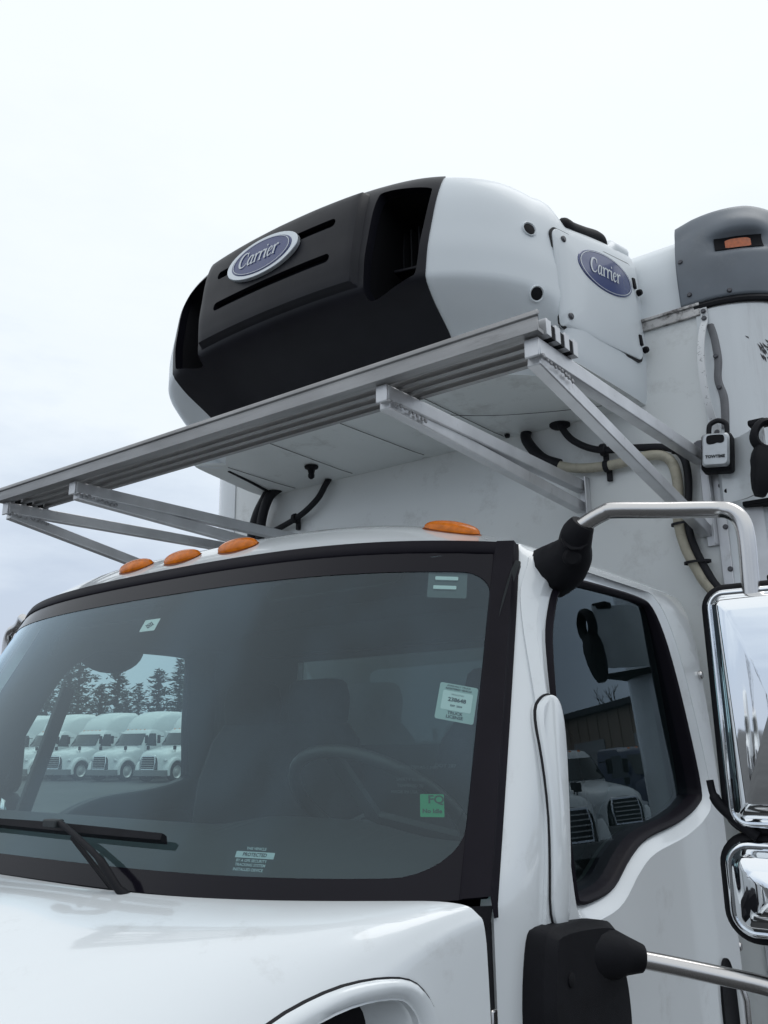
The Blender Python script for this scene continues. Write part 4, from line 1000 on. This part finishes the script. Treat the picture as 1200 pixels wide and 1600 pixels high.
MB().prism(rrect(2.2, .34, .08), lambda a, b, d: (a, d, b + .55), -3.2, -3.02).obj('bumper', GRC, truck, bevel=.03)

# wipers
def wiper(xa, xb, xp, drop):
    pts = [S(x / 1.06, .125 - .01 * (x - xa), .020) for x in lin(xa, xb, 14)]
    mb = MB(); rings = []
    for i, p in enumerate(pts):
        h_ = .004 + .004 * math.sin(math.pi * i / 13); up_ = S(0, .2) - S(0, .1); up_ /= np.linalg.norm(up_); o_ = np.array([0, -.86, .5])
        rings.append([p - up_ * .008 - o_ * .016, p - up_ * .008 + o_ * .004, p + up_ * h_ + o_ * .006, p + up_ * h_ - o_ * .006])
    mb.rings(rings, True, True, True); wb_ = mb.obj('wiper', BLACKP, truck, smooth=30)
    mid = pts[len(pts) // 2]; pv = np.array([xp, S(xp / 1.06, 0)[1] - .02, 1.715])
    mb = MB(); mb.tube(catmull([pv, pv + np.array([-.03, -.02, .025]), (pv + mid) / 2 + np.array([.035, -.038, .02]), mid + np.array([.03, -.035, .008]), mid + np.array([-.01, -.025, .012])], 6), [.010] * 6 + [.008] * 6 + [.006] * 13, 8); mb.obj('wiper_arm', BLACKP, wb_, smooth=60)
    mb = MB(); mb.tube([pv + np.array([-.06, .0, .01]), mid + np.array([.05, -.03, -.012])], .005, 8); mb.obj('wiper_link', BLACKP, wb_)
    MB().box(tuple(mid + np.array([-.045, -.04, .004])), tuple(mid + np.array([.0, -.018, .020]))).obj('wiper_clip', STEEL if False else DASH, wb_, bevel=.003)
wiper(-.12, .495, .50, 0); wiper(-.86, -.22, -.25, 0)

# ---------------------------------------------------------------- cab interior
mb = MB(); mb.rings([[np.array([u * .99, S(u * .93, .03)[1] + .05, 1.74]), np.array([u * 1.0, S(u * .93, .03)[1] + .20, 1.775]), np.array([u * 1.0, -1.22, 1.80 + .03 * math.exp(-((u - .5) / .25) ** 4)]), np.array([u * 1.0, -1.12, 1.76]), np.array([u * 1.0, -1.10, 1.30]), np.array([u * 1.0, -1.30, .95])] for u in lin(-1, 1, 41)], False); mb.obj('dashboard', DASH, truck, smooth=50)
c = Vector((.53, -1.03, 1.835)); ax = Vector((0, .62, .78)).normalized(); a = Vector((1, 0, 0)); b = ax.cross(a)
mb = MB(); mb.tube([c + (a * math.cos(q) + b * math.sin(q)) * .225 for q in [2 * math.pi * k / 40 for k in range(41)]], .016, 10, caps=False); sw = mb.obj('steering_wheel', mat('steering_grey', (.02, .022, .024), .5), truck, smooth=60)
for q in (0, 2.1, 4.2): MB().bar(c - ax * .02, c + (a * math.cos(q + .5) + b * math.sin(q + .5)) * .22, .04, .015, ax).obj('spoke', DASH, sw)
MB().tube([c - ax * .05, c - ax * .35], .035, 10).obj('steering_column', DASH, sw)
for x, wd in ((.50, .27), (-.45, .40)):
    def seat_part(name, pts, hw, par=None):
        mb = MB(); rings = []
        for (y, z, dw, th) in pts: rings.append([(x + p[0], y + p[1], z) for p in rrect(2 * (hw - dw), th, min(.05, th * .45), 4)])
        return mb.rings(rings, True, True, True).obj(name, SEATM, par or truck, smooth=50)
    s_ = seat_part('seat', [(-.62, 1.28, .02, .46), (-.62, 1.32, .0, .50), (-.62, 1.42, .0, .50), (-.62, 1.45, .03, .46)], wd)
    seat_part('seat_back', [(-.42, 1.42, .01, .12), (-.40, 1.60, .0, .14), (-.37, 1.85, .015, .14), (-.345, 2.0, .05, .12), (-.34, 2.06, .10, .10)], wd, s_)
    for hx in ((0,) if x > 0 else (-.17, .17)):
        mb = MB(); rings = [[(x + hx + p[0], -.34 + p[1], z) for p in rrect(.27 - d, .09, .035, 4)] for z, d in ((2.03, .06), (2.07, .02), (2.15, .0), (2.20, .03), (2.215, .08))]
        mb.rings(rings, True, True, True).obj('headrest', SEATM, s_, smooth=50)
MB().box((-1.0, -1.4, 1.0), (1.0, -.22, 1.04)).obj('cab_floor', DASH, truck)
mb = MB(); mb.grid(lambda u, k: roofp(u, k) * np.array([.955, 1, 1]) - np.array([0, -.03, .05]), lin(-1, 1, 31), lin(.03, .93, 16)); o = mb.obj('headliner', TRIMIN, truck, smooth=60); solidify(o, .01, 0)
for sx in (-1, 1):
    MB().prism([(-1.28, 1.0), (-1.26, 1.60), (-.97, 1.62), (-.84, 1.70), (-.36, 1.75), (-.28, 1.7), (-.28, 1.0)], lambda a, b, d: (sx * d, a, b), .985, 1.03).obj('door_lining', DASH, truck, bevel=.01)
    mb = MB(); mb.prism(rrect(.44, .15, .04), lambda a, b, d: (sx * .46 + a, -1.13 + d + b * .22, 2.385 + b * .35), 0, .02); mb.obj('sun_visor', TRIMIN, truck, bevel=.005)
MB().prism(rrect(1.3, .10, .03), lambda a, b, d: (a, -.30 + d, b + 2.37), -.0, .08).obj('rear_shelf', TRIMIN, truck, bevel=.008)

# ---------------------------------------------------------------- stickers behind the windscreen
def sfn(u0, v0, rot=0.):
    """flat sticker frame on the inner face of the windscreen"""
    p = Vector(S(u0, v0, -.004)); a = Vector(S(u0 + .01, v0) - S(u0 - .01, v0)).normalized(); b = Vector(S(u0, v0 + .01) - S(u0, v0 - .01)).normalized(); n_ = a.cross(b); n_ = n_ if n_.y < 0 else -n_
    b = (b - a * a.dot(b)).normalized(); c_, s_ = math.cos(rot), math.sin(rot); a2 = a * c_ + b * s_; b2 = b * c_ - a * s_
    return lambda x, y, d: p + a2 * x + b2 * y + n_ * d
def sticker(name, fn, w_, h_, m, r=.004, label=None):
    o = MB().rings([[fn(x, y, d) for x, y in rrect(w_, h_, r, 3)] for d in (-.0006, 0)], True, True, True).obj(name, m, truck, smooth=0)
    if label: o['label'] = label
    return o
def printed(fn, items, par, m=INK):
    mb = MB()
    for body, x, y, size, bold in items:
        V, F = text_mesh(body, size, 0, bold); mb.add([fn(v[0] + x, v[1] + y, .0004) for v in V], F)
    o = mb.obj('print', m, par, smooth=0, fixn=False); o['kind'] = 'stuff'
    return o
def uv_from(x, z):
    v = (z - Z0) / (Z1 - Z0); u = x / (WB + (WT - WB) * v); v = (z + (KB + (KT - KB) * v) * u * u - Z0) / (Z1 - Z0); return u, v
fn0 = sfn(.930, .48, rot=-.20); fn = lambda x, y, d: fn0(x * .72, y * .72, d)
st = sticker('licence_sticker', fn, .105, .112, PAPER2, .006, 'pale square truck licence sticker inside the windscreen')
st2 = MB().rings([[fn(x, y + .004, d) for x, y in rrect(.082, .058, .004, 3)] for d in (.0001, .0003)], True, False, True).obj('sticker_field', PAPER, st, smooth=0)
fn2 = lambda x, y, d: fn(x, y, d + .0004)
printed(fn2, [('ANNUALLY TRUCK', 0, .049, .0075, .0001), ('REGISTERED VEHICLE', 0, .040, .0075, .0002), ('VEHICLE NO.', 0, .023, .006, 0), ('238648', 0, .007, .0165, .0005), ('EXP  2024', 0, -.011, .0075, .0002), ('TRUCK', 0, -.033, .0125, .0003), ('LICENSE', 0, -.045, .0125, .0003)], st)
fn0 = sfn(.915, .215, rot=-.03); fn = lambda x, y, d: fn0(x * .72, y * .66, d)
st = sticker('green_sticker', fn, .060, .064, GREEN, .003, 'small green sticker inside the lower windscreen corner')
printed(fn, [('FQ', .010, .016, .032, .0008), ('No Idle', 0, -.016, .016, .0006)], st, INKG)
fn0w = sfn(.05, .78); fn = lambda x, y, d: fn0w(x * .85, y * .75, d)
st = sticker('white_sticker', fn, .072, .050, PAPER, .003, 'small white sticker near the top of the windscreen')
mb = MB(); mb.rings([[fn(math.cos(q) * r, math.sin(q) * r * .8, .0004) for q in [2 * math.pi * k / 20 for k in range(20)]] for r in (.014, .010)], True); mb.add([fn(x, y, .0005) for x, y in ((-.020, -.002), (.020, -.002), (.020, .002), (-.020, .002))], [(0, 1, 2, 3)]); mb.add([fn(x, y, .0006) for x, y in ((-.002, -.014), (.002, -.014), (.002, .014), (-.002, .014))], [(0, 1, 2, 3)])
mb.obj('print', INK, st, smooth=0)
fn = sfn(.885, .85, rot=-.03)
st = sticker('toll_tag', fn, .085, .072, mat('clear_tag', (.07, .085, .09), .4), .004, 'dark toll tag with two white bars')
for y in (.015, -.010): MB().rings([[fn(a + (-.002 if y > 0 else -.005), b + y, d) for a, b in rrect(.050, .0095, .002, 2)] for d in (.0003, .003)], True, False, True).obj('tag_bar', PAPER, st, smooth=0)
fn0s = sfn(.655, .10, rot=-.02); fn = lambda x, y, d: fn0s(x * .85, y * .85, d)
st = sticker('security_sticker', fn, .094, .0135, mat('sticker_pale', (.45, .53, .55), .6), .001, 'pale strip sticker at the foot of the windscreen')
printed(fn, [('PROTECTED', 0, 0, .0105, .0003)], st); printed(fn, [('THIS VEHICLE', 0, .013, .008, .0001), ('BY A GPS SECURITY', -.004, -.013, .0085, .0001), ('TRACKING SYSTEM', -.004, -.022, .0085, .0001), ('INSTALLED DEVICE', -.006, -.032, .0085, .0001)], st, INKW)
fn = sfn(.895, .27, rot=-.03)
et = MB()
for body, x, y, size in (('LAMINATED AS-1 M31', -.01, .030, .0085), ('DOT 287', .045, .034, .010), ('SAFETY GLASS', -.02, .006, .008), ('TEMPERED 70', -.02, -.006, .008), ('MADE IN USA', -.03, -.018, .008), ('43R-0041', -.06, -.062, .008)):
    V, F = text_mesh(body, size); et.add([fn(v[0] + x, v[1] + y, .0004) for v in V], F)
o = et.obj('print', INK, ws, smooth=0, fixn=False); o['kind'] = 'stuff'

# ---------------------------------------------------------------- key lock box hanging from the strap handle
lock = empty('key_lock_box', (1.152, -.085, 2.795))
tag(lock, 'small silver and black key lock box hanging by its shackle from the white strap handle', 'lock box')
def LP(x, y, z):
    c_, s_ = math.cos(.12), math.sin(.12); t = .10
    x2, z2 = x * math.cos(t) + z * math.sin(t), z * math.cos(t) - x * math.sin(t); return (x2 * c_ - y * s_, x2 * s_ + y * c_, z2)
mb = MB(); mb.rings([[LP(a, d, b + .062) for a, b in rrect(.092 - i, .122 - i, .012, 4)] for d, i in ((.04, .006), (.032, 0), (-.012, 0), (-.020, .008))], True, True, True); mb.obj('lock_case', BLACKP, lock, smooth=40)
mb = MB(); mb.rings([[LP(a, d, b + .064) for a, b in rrect(.080 - i, .106 - i, .012, 4)] for d, i in ((-.018, 0), (-.034, .0), (-.040, .010))], True, True, True); mb.obj('lock_face', LOCKF, lock, smooth=40)
mb = MB(); P = chaikin([(-.026, .010), (-.020, .016), (.020, .016), (.027, .010), (.027, -.008), (.016, -.012), (.006, -.009), (-.006, -.014), (-.022, -.014), (-.026, -.006)], 2)
mb.prism(P, lambda a, b, d: LP(a, d, b + .094), -.0405, -.042); mb.obj('dial_window', DARKIN, lock, smooth=0)
V, F = text_mesh('TOWTIME', .0125, 0, .0006); MB().add([LP(v[0], -.0425, v[1] + .040) for v in V], F).obj('print', INK, lock, smooth=0, fixn=False)
mb = MB(); mb.tube([LP(*p) for p in catmull([(-.027, .01, .115), (-.027, .01, .145), (-.022, .01, .162), (0, .01, .172), (.022, .01, .162), (.027, .01, .145), (.027, .01, .115)], 5)], .008, 10); mb.obj('shackle', RUBBER, lock, smooth=60)

# ================================================================== the yard around the truck
PWHITE = mat('parked_white_paint', (.72, .745, .76), .3, coat=.4, var=.03, vscale=1)
PBLUE = mat('parked_blue_paint', (.012, .022, .07), .3, coat=.5)
PGLASS = mat('parked_dark_glass', (.02, .025, .028), .08, spec=.6)
def tractor(sleeper=True):
    """a bonneted tractor unit, nose towards -Y, origin on the ground under the cab"""
    root = empty('parked_truck')
    fw = smoothfn([-3.15, -3.0, -2.4, -1.2], [.62, .80, .98, 1.10]); ft = smoothfn([-3.15, -3.0, -2.4, -1.2], [1.35, 1.52, 1.66, 1.86])
    hs = catmull([(0, 0), (.45, -.01), (.72, -.06), (.90, -.18), (.97, -.36), (1, -.7), (1, -.95)], 3)
    def hp_(a, y):
        k = abs(a) * (len(hs) - 1); i = min(int(k), len(hs) - 2); q = hs[i] + (hs[i + 1] - hs[i]) * (k - i); return (math.copysign(q[0] * fw(y), a), y, ft(y) + q[1])
    MB().grid(hp_, lin(-1, 1, 29), [-3.15, -3.08, -3.0, -2.8, -2.5, -2.2, -1.9, -1.6, -1.3, -1.15]).obj('hood', PWHITE, root, smooth=50)
    for sx in (-1, 1):
        mb = MB(); rings = []
        for a in lin(-15, 195, 15):
            c, q = math.cos(R_(a)), math.sin(R_(a)); rings.append([(sx * x, -2.25 + c * r, .52 + q * r) for x, r in ((.62, .62), (.62, .70), (1.0, .74), (1.14, .70), (1.18, .60), (1.16, .56))])
        mb.rings(rings, False).obj('fender', PWHITE, root, smooth=50)
        MB().prism(chaikin([(-.17, -.05), (-.16, .04), (.12, .10), (.17, .05), (.12, -.07)], 2), lambda a, b, d: (sx * (.80 - a * .9), -2.93 + d + abs(a + .17) * .5, b + 1.10), -.08, .1).obj('headlight', mat('headlight_glass', (.6, .62, .65), .1), root, smooth=30)
        m_ = MB(); m_.box((sx * 1.30 - .09, -1.18, 1.95), (sx * 1.30 + .09, -1.08, 2.38)).obj('mirror', BLACKP, root, bevel=.03)
        MB().tube([(sx * 1.05, -1.0, 2.3), (sx * 1.3, -1.12, 2.3)], .02, 6).obj('mirror_arm', BLACKP, root)
        m_ = MB(); m_.box((sx * .93 - .09, -2.32, 1.62), (sx * .93 + .09, -2.25, 1.82)).obj('hood_mirror', BLACKP, root, bevel=.02)
        MB().tube([(sx * .90, -2.2, 1.45), (sx * .93, -2.28, 1.68)], .016, 6).obj('hood_mirror_arm', BLACKP, root)
    g_ = MB().prism([(-.46, .62), (.46, .62), (.50, 1.0), (.44, 1.34), (-.44, 1.34), (-.50, 1.0)], lambda a, b, d: (a, d + (b - .62) * .10, b), -3.26, -3.05).obj('grille', GRC, root, bevel=.02)
    MB().prism([(-.41, .68), (.41, .68), (.44, 1.0), (.39, 1.28), (-.39, 1.28), (-.44, 1.0)], lambda a, b, d: (a, d + (b - .62) * .10, b), -3.275, -3.2).obj('grille_mesh', DARK, g_)
    for i in range(5): MB().box((-.42, -3.285, .74 + i * .11), (.42, -3.235, .765 + i * .11)).obj('grille_bar', mat('steel_rim', (.6, .6, .6)), g_)
    mb = MB(); mb.rings([[(x, y, z) for x, y in ((-1.15, -2.75), (-1.1, -3.1), (-.7, -3.30), (.7, -3.30), (1.1, -3.1), (1.15, -2.75), (.9, -2.7), (-.9, -2.7))] for z in (.32, .62)], True, True, True); mb.obj('bumper', mat('grey_bumper', (.16, .165, .17), .5), root, bevel=.02)
    # cab with a raked windscreen
    def ring(z, yf, hw, yb=.55): return [(-hw, yb, z), (-hw, yf + .28, z), (-hw * .82, yf + .05, z), (-hw * .4, yf, z), (hw * .4, yf, z), (hw * .82, yf + .05, z), (hw, yf + .28, z), (hw, yb, z)]
    MB().rings([ring(.85, -1.35, 1.12), ring(1.80, -1.35, 1.12), ring(2.55, -.86, 1.03), ring(2.68, -.68, .98), ring(2.74, -.4, .88)], True, True, True).obj('cab', PWHITE, root, smooth=30)
    f = lambda t: (1.86 + t * .62, -1.365 + t * .41)
    mb = MB(); rows = []
    for t in lin(0, 1, 4):
        z, yf = f(t); hw = 1.12 - .09 * t; rows.append([(-hw * .90, yf + .15, z), (-hw * .80, yf + .04, z), (-hw * .4, yf - .012, z), (hw * .4, yf - .012, z), (hw * .80, yf + .04, z), (hw * .90, yf + .15, z)])
    mb.rings(rows, False).obj('windscreen', PGLASS, root, smooth=60)
    for sx in (-1, 1):
        MB().rings([[(sx * 1.124, -.98, 1.84), (sx * 1.124, -.15, 1.80)], [(sx * 1.05, -.66, 2.48), (sx * 1.05, -.15, 2.48)]], False).obj('side_window', PGLASS, root, smooth=0)
        MB().box((sx * .75 - .32, -.7, .35), (sx * .75 + .32, .5, .80)).obj('step_tank', mat('tank_aluminium', (.6, .6, .62), .35, metal=.8), root, bevel=.06)
        wheel('wheel', (sx * .98, -2.25, .52), .52, .30, root, -sx)
        for y in (2.1, 3.4): wheel('wheel', (sx * .90, y, .52), .52, .56, root, -sx)
    if sleeper:
        rr = []
        for y, z, hw in ((-.62, 2.66, .86), (-.50, 2.92, .90), (-.25, 3.22, .95), (.15, 3.50, .99), (.7, 3.68, 1.02), (1.3, 3.72, 1.04), (1.95, 3.72, 1.05)):
            rr.append([(-hw - .03, y, 2.5), (-hw, y, z - .30), (-hw * .93, y, z - .10), (-hw * .75, y, z - .01), (0, y, z + .03), (hw * .75, y, z - .01), (hw * .93, y, z - .10), (hw, y, z - .30), (hw + .03, y, 2.5)])
        MB().rings(rr, False, True, True).obj('roof_fairing', PWHITE, root, smooth=45)
        MB().box((-1.10, .56, .9), (1.10, 1.95, 2.60)).obj('sleeper', PWHITE, root, bevel=.05)
    MB().box((-.42, -2.9, .55), (.42, 4.2, .85)).obj('chassis', DARK, root)
    for i in range(5): MB().disc(((i - 2) * .32, -.62, 2.68), (0, -.6, .8), .05, .03, 8).obj('roof_lamp', AMBER, root)
    return root
row_dir = Vector((-.79, -.61))                                   # heading of the parked row
proto = tractor(True)
tag(proto, '', 'truck')
def place(o, x, y, hx, hy, label, group, z=0):
    o.location = (x, y, z); o.rotation_euler = (0, 0, math.atan2(hx, -hy)); o['label'] = label; o['category'] = 'truck'; o['group'] = group
def polar(base, d, dist): return base[0] + d[0] * dist, base[1] + d[1] * dist
CAMXY = (1.891, -2.787)
# five tractors seen through the cab beyond the passenger window
labs = ['white parked tractor at the right end of the row, seen through the passenger window', 'white parked tractor second from the right, seen through the passenger window',
        'white parked tractor third from the right, seen through the passenger window', 'white parked tractor fourth from the right, seen through the passenger window', 'white parked tractor at the left end of the row, behind the cab pillar', 'white parked tractor beyond the left end of the row']
H = Vector((.14, -.99)).normalized(); P0 = Vector(polar(CAMXY, (-.788, .616), 48.)) - H * 3.2
for i in range(6):
    o = proto if i == 0 else copy_tree(proto)
    p = P0 + Vector((-.99, -.14)).normalized() * 3.5 * (i - 1)
    place(o, p.x, p.y, H.x, H.y, labs[i], 'row of parked white tractors')
# vehicles on the driver's side, which the door glass reflects
day = tractor(False); day['category'] = 'truck'
rb = (1.05, -.86)
p = polar(rb, (.388, .922), 23.5); place(day, p[0] + 3.2 * .88, p[1] + 3.2 * .475, -.88, -.475, 'white parked truck without roof fairing, mirrored in the door window', 'trucks mirrored in the door window')
o = copy_tree(day); p = polar(rb, (.446, .895), 17.5); place(o, p[0] + 3.2 * .88, p[1] + 3.2 * .475, -.88, -.475, 'nearest white parked truck, its grille mirrored at the front edge of the door window', 'trucks mirrored in the door window')
o = copy_tree(day); p = polar(rb, (.372, .928), 29.0); place(o, p[0], p[1], -.88, -.475, 'dark blue parked truck mirrored at the rear of the door window', 'trucks mirrored in the door window')
for c in o.children:
    if c.name.split('.')[0] in ('hood', 'fender', 'cab'):
        c.material_slots[0].link = 'OBJECT'; c.material_slots[0].material = PBLUE
# tan warehouse behind them
wh = empty('warehouse'); TAN = mat('tan_metal_siding', (.25, .185, .14), .6, var=.06, vscale=.6)
MB().box((0, 0, 0), (14, 9, 4.5)).obj('wall', TAN, wh)
MB().box((-.25, -.3, 4.5), (14.25, 9.3, 4.78)).obj('roof', DARK, wh, bevel=.03)
for i in range(13): MB().box((.5 + i * 1.05, -.03, .1), (.58 + i * 1.05, -.002, 4.48)).obj('siding_rib', TAN, wh)
for x in (2.0, 8.0):
    d_ = MB().box((x, -.05, 0), (x + 3.2, -.004, 3.4)).obj('roller_door', mat('grey_roller_door', (.30, .30, .31), .5), wh)
    for k in range(6): MB().box((x + .02, -.065, .1 + k * .55), (x + 3.18, -.05, .14 + k * .55)).obj('door_slat', mat('grey_roller_door', (.3, .3, .3)), d_)
tag(wh, 'tan warehouse with dark roof edge mirrored behind the trucks in the door window', 'building')
wc = polar(rb, (.446, .895), 42.); wh.location = (wc[0], wc[1], 0); wh.rotation_euler = (0, 0, math.atan2(-.66, -.75))
wh.scale = (1, -1, 1)
# a row ahead of the truck, which the chrome mirrors show
for i, (x, y) in enumerate(((-16, -27), (-11, -28), (6, -30), (11, -29), (17, -27))):
    o = copy_tree(day if i % 2 else proto)
    place(o, x, y, .1, 1, ['white tractor parked far ahead, leftmost', 'white tractor parked far ahead, second', 'white tractor parked far ahead, middle', 'white tractor parked far ahead, fourth', 'white tractor parked far ahead, rightmost'][i] + ', mirrored in chrome', 'trucks parked ahead')

# ------------------------------------------------------------------ trees
BARK = mat('bark', (.045, .038, .032), .9, var=.3, vscale=8)
NEED = mat('pine_needles', (.022, .036, .024), .8, var=.35, vscale=1.2)
def pine(h, seed):
    rnd = random.Random(seed); root = empty('pine_tree')
    MB().tube([(0, 0, -.2), (.05, .02, h * .4), (.0, .05, h * .75), (.02, 0, h)], [.22, .16, .09, .02], 8).obj('trunk', BARK, root)
    V, F = [], []
    nlev = int(h * 2.4)
    for i in range(nlev):
        f = .08 + .92 * i / nlev; z = h * f; L_ = (1 - f) ** .75 * h * .30 * rnd.uniform(.75, 1.2) + .25
        for b in range(rnd.randint(5, 7)):
            a = rnd.uniform(0, 6.283); Lb = L_ * rnd.uniform(.6, 1.1)
            for k in range(int(4 + Lb * 4)):
                t = (k + rnd.random()) / (4 + Lb * 4); r = Lb * t; zz = z + .18 * r - .25 * r * r / max(Lb, .3) + rnd.gauss(0, .10)
                c = np.array([math.cos(a) * r, math.sin(a) * r, zz]) + np.array([rnd.gauss(0, .12), rnd.gauss(0, .12), 0])
                s_ = rnd.uniform(.28, .62) * (1.15 - .4 * t); d = np.array([math.cos(a + rnd.gauss(0, .6)), math.sin(a + rnd.gauss(0, .6)), rnd.gauss(.15, .35)]); q = np.array([rnd.gauss(0, 1), rnd.gauss(0, 1), rnd.gauss(0, .6)]); q /= np.linalg.norm(q) + 1e-6
                n0 = len(V); V += [c - d * s_ * .5, c + q * s_ * .30, c + d * s_ * .9, c - q * s_ * .30]; F.append((n0, n0 + 1, n0 + 2, n0 + 3))
    obj('crown', V, F, NEED, root, smooth=0, fixn=False)
    return root
def bare(h, seed):
    rnd = random.Random(seed); root = empty('bare_tree'); mb = MB(); tk = MB()
    def grow(p, d, L_, r, lev):
        q = p + d * L_; (tk if lev == 0 else mb).tube([p, p.lerp(q, .5) + Vector((rnd.gauss(0, .04), rnd.gauss(0, .04), 0)) * L_, q], [r, r * .85, r * .68], 5 if lev < 2 else 3, caps=False)
        if lev >= 5: return
        for k in range(rnd.randint(2, 3) if lev else 4):
            nd = (d + Vector((rnd.gauss(0, .42), rnd.gauss(0, .42), rnd.gauss(.10, .22)))).normalized(); grow(p.lerp(q, rnd.uniform(.75, 1)), nd, L_ * rnd.uniform(.58, .82), r * .62, lev + 1)
    grow(Vector((0, 0, -.2)), Vector((0, 0, 1)), h * .30, h * .018, 0)
    tk.obj('trunk', BARK, root); mb.obj('crown', BARK, root, smooth=0)
    return root
protos = [pine(13, 1), pine(15, 2), pine(11.5, 3)]
used = [False] * 3
rnd = random.Random(11); tn = 0
tl_ = []
for k in range(13):
    th = math.atan2(.50, -.866) + (math.atan2(.66, -.75) - math.atan2(.50, -.866)) * (k / 12.0) + rnd.uniform(-.006, .006)
    d = rnd.uniform(66, 78) if k % 2 else rnd.uniform(80, 92); tl_.append((CAMXY[0] + math.cos(th) * d, CAMXY[1] + math.sin(th) * d, d))
tl_.sort(key=lambda t: t[2])
ordn = ['nearest', 'second nearest', 'third nearest', 'fourth nearest', 'fifth nearest', 'sixth nearest', 'seventh nearest', 'eighth nearest', 'ninth nearest', 'tenth nearest', 'eleventh nearest', 'twelfth nearest', 'farthest']
for k, (x, y, d) in enumerate(tl_):
    i = k % 3; o = protos[i] if not used[i] else copy_tree(protos[i]); used[i] = True
    o.location = (x, y, 0); sc = rnd.uniform(.52, .74) * d / 80; o.scale = (sc * 1.15, sc * 1.15, sc); o.rotation_euler = (0, 0, rnd.uniform(0, 6))
    tag(o, 'dark pine behind the parked row, %s of the pines to the camera' % ordn[k], 'tree', 'pines beyond the yard')
bp_ = [bare(13, 5), bare(15, 6)]; ub = [False, False]
for k, (x, y) in enumerate(((-20, -46), (-8, -50), (1, -44), (9, -52), (18, -47), (30, -44), (44, -20), (40, 30), (22, 52))):
    i = k % 2; o = bp_[i] if not ub[i] else copy_tree(bp_[i]); ub[i] = True
    o.location = (x, y, 0); o.rotation_euler = (0, 0, k * 1.3); sc = .8 + .07 * (k % 4); o.scale = (sc, sc, sc)
    tag(o, 'leafless tree at the yard edge, %s from the left, mirrored in chrome' % ['first', 'second', 'third', 'fourth', 'fifth', 'sixth', 'seventh', 'eighth', 'ninth'][k], 'tree', 'leafless trees round the yard')
